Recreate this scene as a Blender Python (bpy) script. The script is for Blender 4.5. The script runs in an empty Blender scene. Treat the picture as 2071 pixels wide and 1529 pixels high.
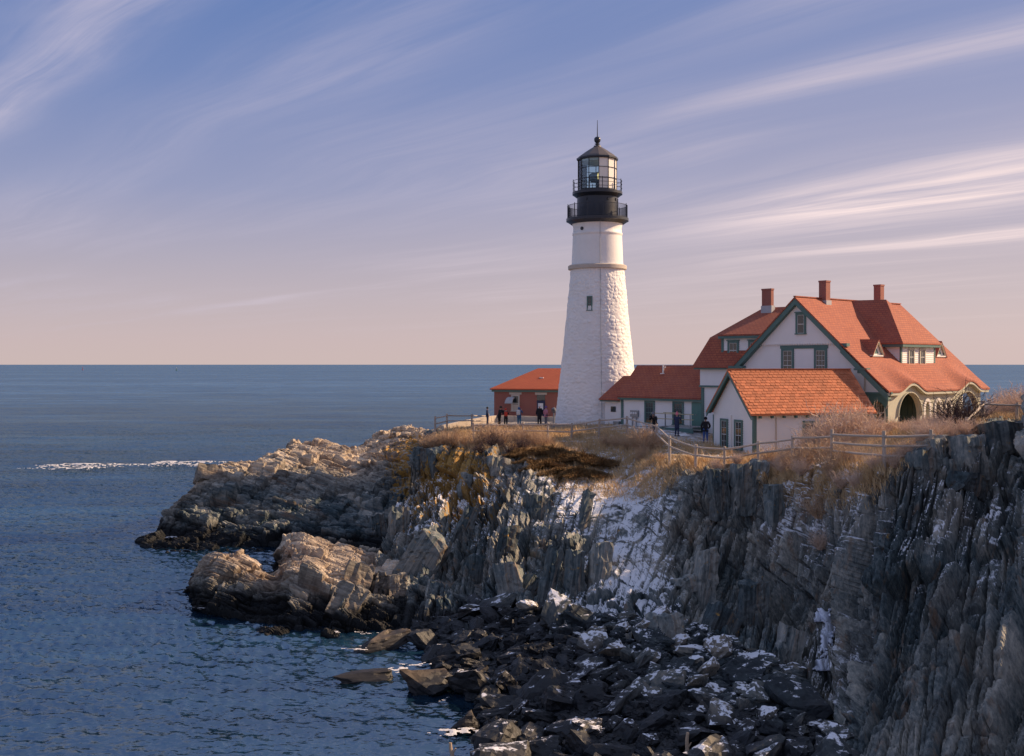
import bpy, bmesh, math, random
import numpy as np
from mathutils import Vector, Matrix

random.seed(7)
RNG = np.random.default_rng(11)
SC = bpy.context.scene
COL = SC.collection
R = math.radians

# ------------------------------------------------------------------ camera
F, EYE, HOR = 2300.0, 13.0, 737.0          # focal length in photo pixels, eye height, horizon row
cam_data = bpy.data.cameras.new('camera')
cam = bpy.data.objects.new('camera', cam_data)
COL.objects.link(cam)
cam.location = (0, 0, EYE)
cam.rotation_euler = (R(90), 0, 0)
cam_data.sensor_fit = 'HORIZONTAL'
cam_data.sensor_width = 36.0
cam_data.lens = 36.0 * F / 2071.0
cam_data.shift_y = -(764.5 - HOR) / 2071.0
cam_data.clip_start = 0.5
cam_data.clip_end = 120000
SC.camera = cam

# ------------------------------------------------------------------ sun, sky, exposure
SUN_EL, SUN_AZ = R(29.0), R(73.0)          # azimuth clockwise from +Y
SUN = Vector((math.sin(SUN_AZ) * math.cos(SUN_EL), math.cos(SUN_AZ) * math.cos(SUN_EL), math.sin(SUN_EL)))
sd = bpy.data.lights.new('sun', 'SUN')
sd.energy = 5.0
sd.angle = R(0.5)
sd.color = (1.0, 0.71, 0.45)
sun = bpy.data.objects.new('sun', sd)
COL.objects.link(sun)
sun.rotation_euler = SUN.to_track_quat('Z', 'Y').to_euler()
sun.location = (60, 30, 40)

SC.view_settings.view_transform = 'Standard'
SC.view_settings.look = 'None'
SC.view_settings.exposure = 0.48
SC.view_settings.gamma = 1.0
SC.view_settings.use_curve_mapping = False
SC.render.engine = 'CYCLES'
SC.cycles.use_denoising = True
SC.cycles.max_bounces = 6
SC.cycles.transparent_max_bounces = 12

world = bpy.data.worlds.new('World')
SC.world = world
world.use_nodes = True
NT = None


class Nodes:
    """small helper around a node tree"""
    def __init__(s, nt):
        s.nt = nt
        nt.nodes.clear()

    def n(s, t, **kw):
        x = s.nt.nodes.new(t)
        for k, v in kw.items():
            setattr(x, k, v)
        return x

    def link(s, a, b):
        s.nt.links.new(a, b)

    def put(s, sock, v):
        if isinstance(v, bpy.types.NodeSocket):
            s.nt.links.new(v, sock)
        elif v is not None:
            if sock.type == 'RGBA' and not isinstance(v, (int, float)) and len(v) == 3:
                v = (*v, 1)
            sock.default_value = v

    def m(s, op, a, b=None, c=None, clamp=False):
        x = s.n('ShaderNodeMath', operation=op, use_clamp=clamp)
        for i, v in enumerate((a, b, c)):
            if v is not None:
                s.put(x.inputs[i], v)
        return x.outputs[0]

    def vm(s, op, a, b=None):
        x = s.n('ShaderNodeVectorMath', operation=op)
        s.put(x.inputs[0], a)
        if b is not None:
            s.put(x.inputs[1], b)
        return x.outputs['Value'] if op in ('DOT_PRODUCT', 'LENGTH') else x.outputs[0]

    def mix(s, f, a, b, blend='MIX'):
        x = s.n('ShaderNodeMix', data_type='RGBA', blend_type=blend)
        s.put(x.inputs[0], f)
        s.put(x.inputs[6], a)
        s.put(x.inputs[7], b)
        return x.outputs[2]

    def noise(s, vec, scale, detail=4, rough=.55, dist=0.0):
        x = s.n('ShaderNodeTexNoise')
        if vec is not None:
            s.link(vec, x.inputs['Vector'])
        x.inputs['Scale'].default_value = scale
        x.inputs['Detail'].default_value = detail
        x.inputs['Roughness'].default_value = rough
        x.inputs['Distortion'].default_value = dist
        return x.outputs['Fac']

    def ramp(s, f, stops, interp='LINEAR'):
        x = s.n('ShaderNodeValToRGB')
        cr = x.color_ramp
        cr.interpolation = interp
        while len(cr.elements) < len(stops):
            cr.elements.new(0.5)
        for e, (p, c) in zip(cr.elements, stops):
            e.position = p
            e.color = (*c, 1) if not isinstance(c, (int, float)) else (c, c, c, 1)
        s.put(x.inputs[0], f)
        return x.outputs[0]

    def smooth(s, v, a, b):
        x = s.n('ShaderNodeMapRange', interpolation_type='SMOOTHSTEP')
        s.put(x.inputs[0], v)
        x.inputs[1].default_value = a
        x.inputs[2].default_value = b
        return x.outputs[0]

    def mapping(s, vec, scale=(1, 1, 1), rot=(0, 0, 0), loc=(0, 0, 0)):
        x = s.n('ShaderNodeMapping')
        s.link(vec, x.inputs[0])
        x.inputs[1].default_value = loc
        x.inputs[2].default_value = rot
        x.inputs[3].default_value = scale
        return x.outputs[0]

    def grain(s, vec, scale, rot):
        """turn first, then stretch, so that the grain follows the turned axes"""
        return s.mapping(s.mapping(vec, rot=rot), scale)

    def attr(s, name):
        return s.n('ShaderNodeAttribute', attribute_name=name).outputs['Fac']


def build_sky():
    N = Nodes(world.node_tree)
    tc = N.n('ShaderNodeTexCoord').outputs['Generated']
    sep = N.n('ShaderNodeSeparateXYZ')
    N.link(tc, sep.inputs[0])
    x, y, z = sep.outputs
    zc = N.m('MAXIMUM', z, 0.0)
    sky = N.n('ShaderNodeTexSky', sky_type='NISHITA')
    sky.sun_disc = False
    sky.sun_elevation = SUN_EL
    sky.sun_rotation = SUN_AZ
    sky.altitude = 10
    sky.air_density = 1.0
    sky.dust_density = 1.2
    sky.ozone_density = 2.0
    nish = N.mix(1.0, sky.outputs[0], (0.11, 0.11, 0.11), 'MULTIPLY')
    # graded daylight: blue overhead, lilac, then a rose band over the sea
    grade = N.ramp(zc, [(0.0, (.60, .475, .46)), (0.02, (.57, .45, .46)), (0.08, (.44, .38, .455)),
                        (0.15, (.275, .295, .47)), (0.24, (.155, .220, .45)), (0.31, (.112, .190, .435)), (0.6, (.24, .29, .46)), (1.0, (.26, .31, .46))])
    # the side towards the sun is warmer and paler
    side = N.smooth(x, -0.45, 0.6)
    low = N.m('MULTIPLY', side, N.smooth(zc, 0.45, 0.0))
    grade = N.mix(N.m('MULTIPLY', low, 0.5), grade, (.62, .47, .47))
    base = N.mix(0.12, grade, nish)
    # cirrus: a thin sheet far overhead, streaks along one direction
    zz = N.m('ADD', zc, 0.012)
    u = N.m('DIVIDE', x, zz)
    v = N.m('DIVIDE', y, zz)
    c = N.m('ADD', N.m('MULTIPLY', u, 0.80), N.m('MULTIPLY', v, 0.60))
    l = N.m('ADD', N.m('MULTIPLY', u, -0.60), N.m('MULTIPLY', v, 0.80))
    cmb = N.n('ShaderNodeCombineXYZ')
    N.link(c, cmb.inputs[0])
    N.link(l, cmb.inputs[1])
    wob = N.noise(N.mapping(cmb.outputs[0], (0.25, 0.25, 1)), 1.0, 2)
    c2 = N.m('ADD', c, N.m('MULTIPLY', N.m('SUBTRACT', wob, 0.5), 1.1))
    cm2 = N.n('ShaderNodeCombineXYZ')
    N.link(c2, cm2.inputs[0])
    N.link(l, cm2.inputs[1])
    fine = N.noise(N.mapping(cm2.outputs[0], (1.7, 0.22, 1)), 1.0, 7, .58, .5)
    fib = N.noise(N.mapping(cm2.outputs[0], (7.0, 0.5, 1), loc=(3, 1, 0)), 1.0, 6, .65, .8)
    broad = N.noise(N.mapping(cm2.outputs[0], (0.55, 0.16, 1), loc=(5, 7, 0)), 1.0, 4, .5)
    tex = N.m('ADD', N.m('MULTIPLY', fine, 0.70), N.m('MULTIPLY', fib, 0.30))
    veil = N.m('MULTIPLY', N.smooth(tex, 0.34, 0.76), N.smooth(broad, 0.40, 0.66))
    bands = None
    for c0, w, g, ll in ((5.5, .6, 1.25, 1), (7.45, .35, .8, 1), (3.05, .2, .42, 1), (1.0, .14, .95, -1), (1.75, .22, .22, -1), (6.3, .2, .4, -1), (2.3, .25, .22, 1)):
        d = N.m('DIVIDE', N.m('SUBTRACT', c2, c0), w)
        e = N.m('EXPONENT', N.m('MULTIPLY', N.m('MULTIPLY', d, d), -1.0))
        lim = N.m('MULTIPLY', N.smooth(l, 9.2, 3.0), N.smooth(x, 0.02, 0.30)) if ll > 0 else N.smooth(x, 0.08, -0.15)
        e = N.m('MULTIPLY', N.m('MULTIPLY', e, g), lim)
        bands = e if bands is None else N.m('ADD', bands, e)
    bands = N.m('MULTIPLY', bands, N.smooth(tex, 0.28, 0.66))
    cl = N.m('ADD', N.m('MULTIPLY', veil, 0.34), bands)
    fade = N.smooth(zc, 0.012, 0.07)
    cl = N.m('MULTIPLY', cl, fade, clamp=True)
    ccol = N.mix(N.smooth(x, -0.4, 0.42), (.56, .51, .62), (.90, .73, .71))
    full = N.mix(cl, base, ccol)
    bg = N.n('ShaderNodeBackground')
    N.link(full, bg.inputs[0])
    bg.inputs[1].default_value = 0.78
    out = N.n('ShaderNodeOutputWorld')
    N.link(bg.outputs[0], out.inputs[0])


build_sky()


# ------------------------------------------------------------------ geometry helpers
def P(px, py, Y):
    """world point at distance Y that the photo shows at this pixel"""
    return Vector(((px - 1035.5) * Y / F, Y, EYE - (py - HOR) * Y / F))


def W(px, Y, z):
    return Vector(((px - 1035.5) * Y / F, Y, z))


def tag(o, label=None, cat=None, group=None, kind=None):
    if label: o['label'] = label
    if cat: o['category'] = cat
    if group: o['group'] = group
    if kind: o['kind'] = kind
    return o


def empty(name, loc=(0, 0, 0), rz=0, label=None, cat=None, group=None):
    o = bpy.data.objects.new(name, None)
    o.empty_display_size = .2
    COL.objects.link(o)
    o.location = loc
    o.rotation_euler = (0, 0, rz)
    return tag(o, label, cat, group)


def link_mesh(name, me, mat=None, parent=None):
    o = bpy.data.objects.new(name, me)
    COL.objects.link(o)
    if mat is not None and not me.materials:
        me.materials.append(mat)
    if parent is not None:
        o.parent = parent
    return o


def copy_obj(o, parent=None):
    c = o.copy()
    COL.objects.link(c)
    if parent is not None:
        c.parent = parent
    return c


def copy_tree(o, parent=None):
    c = copy_obj(o, parent)
    for ch in list(o.children):
        copy_tree(ch, c)
    return c


class MB:
    """collects polygons and links them as one mesh with metre-scaled face UVs"""
    def __init__(s):
        s.v = []
        s.f = []

    def add(s, pts, faces):
        b = len(s.v)
        s.v += [Vector(p) for p in pts]
        s.f += [tuple(b + i for i in f) for f in faces]
        return s

    def poly(s, *pts):
        return s.add(pts, [tuple(range(len(pts)))])

    def hexa(s, p):
        """8 points: bottom 4 counter-clockwise, top 4"""
        return s.add(p, [(3, 2, 1, 0), (4, 5, 6, 7), (0, 1, 5, 4), (1, 2, 6, 5), (2, 3, 7, 6), (3, 0, 4, 7)])

    def box(s, x0, x1, y0, y1, z0, z1):
        return s.hexa([(x0, y0, z0), (x1, y0, z0), (x1, y1, z0), (x0, y1, z0), (x0, y0, z1), (x1, y0, z1), (x1, y1, z1), (x0, y1, z1)])

    def slab(s, pts, t, off=None):
        """polygon with thickness t downwards (or along off)"""
        o = Vector(off) if off is not None else Vector((0, 0, -t))
        n = len(pts)
        top = [Vector(p) for p in pts]
        bot = [p + o for p in top]
        fs = [tuple(range(n)), tuple(range(2 * n - 1, n - 1, -1))]
        fs += [(i, n + i, n + (i + 1) % n, (i + 1) % n) for i in range(n)]
        return s.add(top + bot, fs)

    def bar(s, a, b, w, h=None, up=(0, 0, 1)):
        a, b = Vector(a), Vector(b)
        h = w if h is None else h
        d = (b - a).normalized()
        r = d.cross(Vector(up))
        if r.length < 1e-4: r = d.cross(Vector((1, 0, 0)))
        r.normalize()
        u = r.cross(d).normalized()
        q = [(-.5, -.5), (.5, -.5), (.5, .5), (-.5, .5)]
        pts = [p + r * (x * w) + u * (y * h) for p in (a, b) for x, y in q]
        return s.add(pts, [(0, 1, 2, 3), (7, 6, 5, 4), (0, 4, 5, 1), (1, 5, 6, 2), (2, 6, 7, 3), (3, 7, 4, 0)])

    def tube(s, pts, r, n=8, r2=None, cap=True):
        pts = [Vector(p) for p in pts]
        rr = [r + ((r2 if r2 is not None else r) - r) * i / max(1, len(pts) - 1) for i in range(len(pts))]
        rings = []
        for i, p in enumerate(pts):
            d = (pts[min(i + 1, len(pts) - 1)] - pts[max(i - 1, 0)]).normalized()
            a = d.cross(Vector((0, 0, 1)))
            if a.length < 1e-3: a = Vector((1, 0, 0))
            a.normalize()
            b = d.cross(a)
            rings.append([p + (a * math.cos(2 * math.pi * k / n) + b * math.sin(2 * math.pi * k / n)) * rr[i] for k in range(n)])
        vs = [v for g in rings for v in g]
        fs = [(i * n + k, i * n + (k + 1) % n, (i + 1) * n + (k + 1) % n, (i + 1) * n + k) for i in range(len(pts) - 1) for k in range(n)]
        if cap: fs += [tuple(range(n)), tuple(range((len(pts) - 1) * n + n - 1, (len(pts) - 1) * n - 1, -1))]
        return s.add(vs, fs)

    def lathe(s, prof, n=48, cx=0, cy=0, ph=0.0):
        """prof: (radius, z) from bottom to top"""
        vs = [(cx + r * math.cos(2 * math.pi * k / n + ph), cy + r * math.sin(2 * math.pi * k / n + ph), z) for r, z in prof for k in range(n)]
        fs = [(i * n + k, i * n + (k + 1) % n, (i + 1) * n + (k + 1) % n, (i + 1) * n + k) for i in range(len(prof) - 1) for k in range(n)]
        return s.add(vs, fs)

    def build(s, name, mat, parent=None, smooth=False, label=None, kind=None, bevel=0):
        me = bpy.data.meshes.new(name)
        me.from_pydata([tuple(v) for v in s.v], [], s.f)
        me.update()
        if not smooth:
            pass
        else:
            me.polygons.foreach_set('use_smooth', [True] * len(me.polygons))
        if bevel:
            bm = bmesh.new(); bm.from_mesh(me)
            bmesh.ops.remove_doubles(bm, verts=bm.verts, dist=1e-5)
            bmesh.ops.bevel(bm, geom=[e for e in bm.edges if len(e.link_faces) == 2 and e.calc_face_angle(0) > .6], offset=bevel, segments=1, affect='EDGES')
            bm.to_mesh(me); bm.free()
        face_uv(me)
        o = link_mesh(name, me, mat, parent)
        if label: o['label'] = label
        if kind: o['kind'] = kind
        return o


def face_uv(me):
    nl = len(me.loops)
    if nl == 0: return
    uv = me.uv_layers.new(name='UVMap')
    co = np.empty(len(me.vertices) * 3, np.float32); me.vertices.foreach_get('co', co); co = co.reshape(-1, 3)
    vi = np.empty(nl, np.int32); me.loops.foreach_get('vertex_index', vi)
    npoly = len(me.polygons)
    nr = np.empty(npoly * 3, np.float32); me.polygons.foreach_get('normal', nr); nr = nr.reshape(-1, 3)
    lt = np.empty(npoly, np.int32); me.polygons.foreach_get('loop_total', lt)
    n = np.repeat(nr, lt, axis=0)
    u = np.stack([-n[:, 1], n[:, 0], np.zeros(nl)], 1)
    ln = np.linalg.norm(u, axis=1, keepdims=True)
    u = np.where(ln < 1e-4, np.array([[1., 0, 0]]), u / np.maximum(ln, 1e-6))
    v = np.cross(n, u)
    c = co[vi]
    out = np.stack([(c * u).sum(1), (c * v).sum(1)], 1).astype(np.float32)
    uv.data.foreach_set('uv', out.ravel())


def np_mesh(name, verts, quads, attrs=None, smooth=False):
    me = bpy.data.meshes.new(name)
    k = quads.shape[1]
    me.vertices.add(len(verts))
    me.vertices.foreach_set('co', np.ascontiguousarray(verts, np.float32).ravel())
    me.loops.add(len(quads) * k)
    me.loops.foreach_set('vertex_index', np.ascontiguousarray(quads, np.int32).ravel())
    me.polygons.add(len(quads))
    me.polygons.foreach_set('loop_start', np.arange(0, len(quads) * k, k, dtype=np.int32))
    me.polygons.foreach_set('loop_total', np.full(len(quads), k, np.int32))
    me.polygons.foreach_set('use_smooth', np.full(len(quads), smooth))
    me.update(calc_edges=True)
    me.validate()
    for a, d in (attrs or {}).items():
        at = me.attributes.new(a, 'FLOAT', 'POINT')
        at.data.foreach_set('value', np.ascontiguousarray(d, np.float32).ravel())
    return me


def grid_quads(nr, nc):
    i = np.arange(nr * nc).reshape(nr, nc)
    return np.stack([i[:-1, :-1], i[:-1, 1:], i[1:, 1:], i[1:, :-1]], -1).reshape(-1, 4)


# ------------------------------------------------------------------ numpy noise
def hsh(i, j, k, s=0):
    with np.errstate(over='ignore'):
        n = (i.astype(np.int64) * 73856093) ^ (j.astype(np.int64) * 19349663) ^ (k.astype(np.int64) * 83492791) ^ np.int64(s * 974711)
        n &= 0xffffffff
        n = ((n ^ (n >> 15)) * 2246822519) & 0xffffffff
        n = ((n ^ (n >> 13)) * 3266489917) & 0xffffffff
        n ^= n >> 16
    return n / 4294967295.0


def vnoise(p, s=0):
    f = np.floor(p).astype(np.int64)
    t = p - f
    t = t * t * (3 - 2 * t)
    r = 0
    for a in (0, 1):
        for b in (0, 1):
            for c in (0, 1):
                w = (t[..., 0] if a else 1 - t[..., 0]) * (t[..., 1] if b else 1 - t[..., 1]) * (t[..., 2] if c else 1 - t[..., 2])
                r = r + w * hsh(f[..., 0] + a, f[..., 1] + b, f[..., 2] + c, s)
    return r


def fbm(p, s=0, o=4):
    r, a, t = 0, .5, 0
    for k in range(o):
        r = r + a * vnoise(p * 2 ** k, s + k)
        t += a
        a *= .5
    return r / t


def blocky(p, ax, size, seed, warp=.12):
    """jointed rock: layers cut into blocks, each standing proud by its own amount; returns height -.5...5, metres to the nearest joint, tone"""
    size = np.array(size, float)
    q = (p @ np.array(ax).T) / size
    q = q + warp * (np.stack([fbm(q * .8, seed + 1, 2), fbm(q * .8 + 31, seed + 2, 2), fbm(q * .8 + 57, seed + 3, 2)], -1) - .5) * 2.4
    z_ = np.zeros_like(q[..., 2])
    q[..., 2] = q[..., 2] + (vnoise(np.stack([q[..., 2] * .55, z_, z_ + seed], -1), seed + 4) - .5) * 1.05
    L = np.floor(q[..., 2]).astype(np.int64)
    z0 = np.zeros_like(L)
    a = q[..., 0] + hsh(L, z0, z0, seed) * 9
    J = np.floor(a).astype(np.int64)
    b = q[..., 1] + hsh(L, J, z0, seed + 5) * 9
    K = np.floor(b).astype(np.int64)
    fz, fx, fy = q[..., 2] - L, a - J, b - K
    h = hsh(L, J, K, seed + 7)
    t = (fx - .5) * (hsh(L, J, K, seed + 8) - .5) + (fz - .5) * (hsh(L, J, K, seed + 9) - .5) * 1.4 + (fy - .5) * (hsh(L, J, K, seed + 10) - .5)
    e = np.minimum(np.minimum(fx, 1 - fx) * size[0], np.minimum(fz, 1 - fz) * size[2])
    e = np.minimum(e, np.minimum(fy, 1 - fy) * size[1])
    return h - .5 + t, e, hsh(L, J, K, seed + 11)


# ------------------------------------------------------------------ materials
def new_mat(name):
    m = bpy.data.materials.new(name)
    m.use_nodes = True
    N = Nodes(m.node_tree)
    b = N.n('ShaderNodeBsdfPrincipled')
    o = N.n('ShaderNodeOutputMaterial')
    N.link(b.outputs[0], o.inputs[0])
    return m, N, b


def bump(N, b, h, strength=.4, dist=.02):
    x = N.n('ShaderNodeBump')
    x.inputs['Strength'].default_value = strength
    x.inputs['Distance'].default_value = dist
    N.link(h, x.inputs['Height'])
    N.link(x.outputs[0], b.inputs['Normal'])


def plain(name, col, rough=.7, var=.15, scale=3.0, metal=0, bs=.0, spec=None, objvar=0.0):
    m, N, b = new_mat(name)
    tc = N.n('ShaderNodeTexCoord').outputs['Object']
    f = N.noise(tc, scale, 5, .6)
    k = N.m('MULTIPLY_ADD', f, 2 * var, 1 - var)
    if objvar:
        rnd = N.n('ShaderNodeObjectInfo').outputs['Random']
        k = N.m('MULTIPLY', k, N.m('MULTIPLY_ADD', rnd, 2 * objvar, 1 - objvar))
    mul = N.n('ShaderNodeVectorMath', operation='SCALE')
    mul.inputs[0].default_value = col
    N.put(mul.inputs['Scale'], k)
    N.link(mul.outputs[0], b.inputs['Base Color'])
    b.inputs['Roughness'].default_value = rough
    b.inputs['Metallic'].default_value = metal
    if spec is not None:
        b.inputs['Specular IOR Level'].default_value = spec
    if bs:
        bump(N, b, N.noise(tc, scale * 6, 4), bs, .02)
    return m


def uv_brick(name, c1, c2, mortar, bw, bh, ms=.012, rough=.85, bs=.5, dist=.015, fade=None):
    m, N, b = new_mat(name)
    uv = N.n('ShaderNodeTexCoord').outputs['UV']
    x = N.n('ShaderNodeTexBrick')
    N.link(uv, x.inputs['Vector'])
    x.inputs['Color1'].default_value = (*c1, 1)
    x.inputs['Color2'].default_value = (*c2, 1)
    x.inputs['Mortar'].default_value = (*mortar, 1)
    x.inputs['Scale'].default_value = 1.0
    x.inputs['Mortar Size'].default_value = ms
    x.inputs['Brick Width'].default_value = bw
    x.inputs['Row Height'].default_value = bh
    tc = N.n('ShaderNodeTexCoord').outputs['Object']
    f = N.noise(tc, .7, 5, .6)
    g = N.noise(tc, 9, 3, .6)
    col = N.mix(N.m('MULTIPLY', N.smooth(f, .35, .75), .45), x.outputs[0], fade or tuple(v * .7 for v in c1))
    col = N.mix(N.m('MULTIPLY', g, .3), col, mortar)
    N.link(col, b.inputs['Base Color'])
    b.inputs['Roughness'].default_value = rough
    bump(N, b, N.m('ADD', x.outputs['Fac'], N.m('MULTIPLY', g, -.6)), -bs, dist)
    return m


M = {}
M['white_siding'] = plain('white_siding', (.84, .83, .81), .6, .07, 1.2)
M['white_trim'] = plain('white_trim', (.82, .80, .76), .5, .05, 2)
M['green_trim'] = plain('green_trim', (.085, .17, .155), .55, .15, 2)
M['porch_green'] = plain('porch_green', (.52, .51, .41), .65, .08, 1.5)
M['dark_green'] = plain('dark_green', (.03, .085, .065), .5, .15, 2)
M['door_green'] = plain('door_green', (.09, .22, .19), .5, .12, 2)
M['glass'] = plain('window_glass', (.025, .035, .04), .06, .3, .8, spec=.9)
M['sash'] = plain('sash_paint', (.60, .62, .60), .5, .06, 2)
M['shingle_red'] = uv_brick('red_shingles', (.47, .135, .060), (.36, .095, .050), (.17, .04, .034), .34, .2, .018, fade=(.40, .14, .09))
M['shingle_maroon'] = uv_brick('maroon_shingles', (.33, .05, .055), (.26, .035, .045), (.12, .02, .03), .36, .21, .016, fade=(.30, .06, .07))
M['shingle_orange'] = uv_brick('orange_roof', (.56, .13, .05), (.50, .105, .045), (.26, .06, .035), .36, .2, .014)
M['shed_shingle'] = plain('shed_shingle', (.52, .170, .075), .85, .28, 2.2, objvar=.22, bs=.3)
M['brick'] = uv_brick('red_brick', (.36, .075, .045), (.28, .06, .04), (.30, .2, .17), .22, .075, .01, fade=(.25, .06, .045))
M['stone_trim'] = plain('stone_trim', (.52, .46, .40), .8, .15, 3, bs=.2)
M['concrete'] = plain('pale_concrete', (.55, .47, .38), .85, .2, 1.2, bs=.3)
M['black_paint'] = plain('black_ironwork', (.018, .022, .032), .35, .3, 2)
M['roof_metal'] = plain('lantern_roof_metal', (.10, .085, .085), .5, .2, 2)
M['panel_white'] = plain('lantern_panel_white', (.8, .76, .70), .5, .06, 2)
M['lead'] = plain('lead_flashing', (.42, .43, .46), .6, .2, 3)
M['wood_grey'] = plain('weathered_wood', (.46, .385, .32), .85, .3, 5, bs=.5, objvar=.12)
M['wire'] = plain('galvanised_wire', (.34, .31, .28), .5, .1, 2, metal=.3)
M['deck'] = plain('grey_decking', (.30, .29, .28), .8, .25, 3)
M['rail_yellow'] = plain('pale_handrail', (.48, .42, .25), .6, .12, 3)
M['pole_grey'] = plain('grey_metal', (.28, .30, .32), .4, .1, 2, metal=.5)
M['driftwood'] = plain('driftwood', (.50, .36, .24), .85, .3, 4, bs=.5)
M['buoy_red'] = plain('buoy_red', (.35, .04, .05), .5)
M['buoy_green'] = plain('buoy_green', (.06, .16, .12), .5)
M['notice'] = plain('notice_paper', (.8, .8, .8), .6)


def m_cloth(name, col):
    M[name] = plain(name, col, .85, .2, 8)
    return M[name]


for nm, c in dict(cloth_black=(.012, .012, .016), cloth_navy=(.03, .04, .09), cloth_jeans=(.06, .12, .34), cloth_red=(.5, .05, .03), cloth_blue=(.06, .12, .26),
                  cloth_pink=(.5, .2, .26), cloth_purple=(.14, .07, .25), cloth_white=(.7, .68, .66), cloth_hotpink=(.75, .22, .28), cloth_grey=(.16, .17, .2),
                  skin=(.5, .3, .22), hair=(.04, .025, .018), cloth_teal=(.05, .2, .32)).items():
    m_cloth(nm, c)


def make_tower_mat():
    m, N, b = new_mat('whitewashed_rubble')
    tc = N.n('ShaderNodeTexCoord').outputs['Object']
    a = N.noise(tc, 1.1, 5, .6)
    s = N.noise(N.mapping(tc, (1.2, 1.2, .18)), 1.0, 4, .6)
    col = N.mix(N.m('MULTIPLY', N.smooth(a, .35, .8), .35), (.84, .82, .80), (.70, .67, .64))
    col = N.mix(N.m('MULTIPLY', N.smooth(s, .6, .8), .35), col, (.60, .54, .46))
    N.link(col, b.inputs['Base Color'])
    b.inputs['Roughness'].default_value = .6
    bump(N, b, N.noise(tc, 6, 5, .65), .35, .04)
    return m


M['tower_white'] = make_tower_mat()


def make_lens_mat():
    m, N, b = new_mat('lit_lens')
    b.inputs['Base Color'].default_value = (.9, .7, .3, 1)
    b.inputs['Emission Color'].default_value = (1, .72, .28, 1)
    b.inputs['Emission Strength'].default_value = 1.0
    return m


M['lens'] = make_lens_mat()


def make_clear_glass():
    m = bpy.data.materials.new('clear_glass')
    m.use_nodes = True
    N = Nodes(m.node_tree)
    t = N.n('ShaderNodeBsdfTransparent')
    t.inputs[0].default_value = (.86, .93, .94, 1)
    g = N.n('ShaderNodeBsdfGlossy')
    g.inputs['Roughness'].default_value = .03
    mx = N.n('ShaderNodeMixShader')
    fr = N.n('ShaderNodeFresnel')
    fr.inputs[0].default_value = 1.45
    N.link(fr.outputs[0], mx.inputs[0])
    N.link(t.outputs[0], mx.inputs[1])
    N.link(g.outputs[0], mx.inputs[2])
    o = N.n('ShaderNodeOutputMaterial')
    N.link(mx.outputs[0], o.inputs[0])
    return m


M['clear_glass'] = make_clear_glass()


def rock_colour(N, tc, tone, grain, warm):
    """grey-blue schist with tan weathering, and sunlight on the tops painted tan through warm; returns colour, height"""
    st = N.grain(tc, *grain)
    streak = N.noise(st, 1.0, 7, .66, .5)
    fine = N.m('ADD', N.m('MULTIPLY', N.noise(tc, 4.0, 8, .72), .6), N.m('MULTIPLY', N.noise(N.vm('MULTIPLY', st, (3, 3, 3)), 1.0, 6, .7), .4))
    big = N.noise(tc, .33, 4, .55)
    k = N.m('ADD', N.m('MULTIPLY', streak, .36), N.m('ADD', N.m('MULTIPLY', fine, .34), N.m('MULTIPLY', tone, .30)))
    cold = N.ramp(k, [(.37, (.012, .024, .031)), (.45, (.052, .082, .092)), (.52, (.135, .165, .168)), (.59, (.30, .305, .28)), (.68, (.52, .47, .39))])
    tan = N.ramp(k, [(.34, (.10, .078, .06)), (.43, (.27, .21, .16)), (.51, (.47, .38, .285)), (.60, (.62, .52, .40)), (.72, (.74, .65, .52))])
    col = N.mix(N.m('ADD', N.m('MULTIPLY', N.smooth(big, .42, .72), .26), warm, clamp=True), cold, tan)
    rust = N.m('MULTIPLY', N.smooth(N.noise(N.vm('MULTIPLY', st, (.35, .35, .35)), 1.0, 5, .6), .56, .68), .42)
    col = N.mix(rust, col, N.mix(fine, (.10, .05, .02), (.40, .22, .11)))
    hgt = N.m('ADD', N.m('MULTIPLY', streak, .7), N.m('MULTIPLY', fine, .5))
    return col, hgt


def snow_mask(N, tc, nz, amount):
    """wind-blown snow lying where the rock is flat enough"""
    n = N.noise(tc, .95, 7, .7, .4)
    n2 = N.noise(tc, 4.2, 6, .66)
    s = N.m('ADD', N.m('MULTIPLY', n, .62), N.m('MULTIPLY', n2, .38))
    s = N.m('ADD', s, N.m('MULTIPLY', N.m('SUBTRACT', nz, .62), .35))
    s = N.m('ADD', s, N.m('MULTIPLY', N.m('SUBTRACT', amount, 1.0), .42))
    return N.smooth(s, .44, .52)


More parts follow.
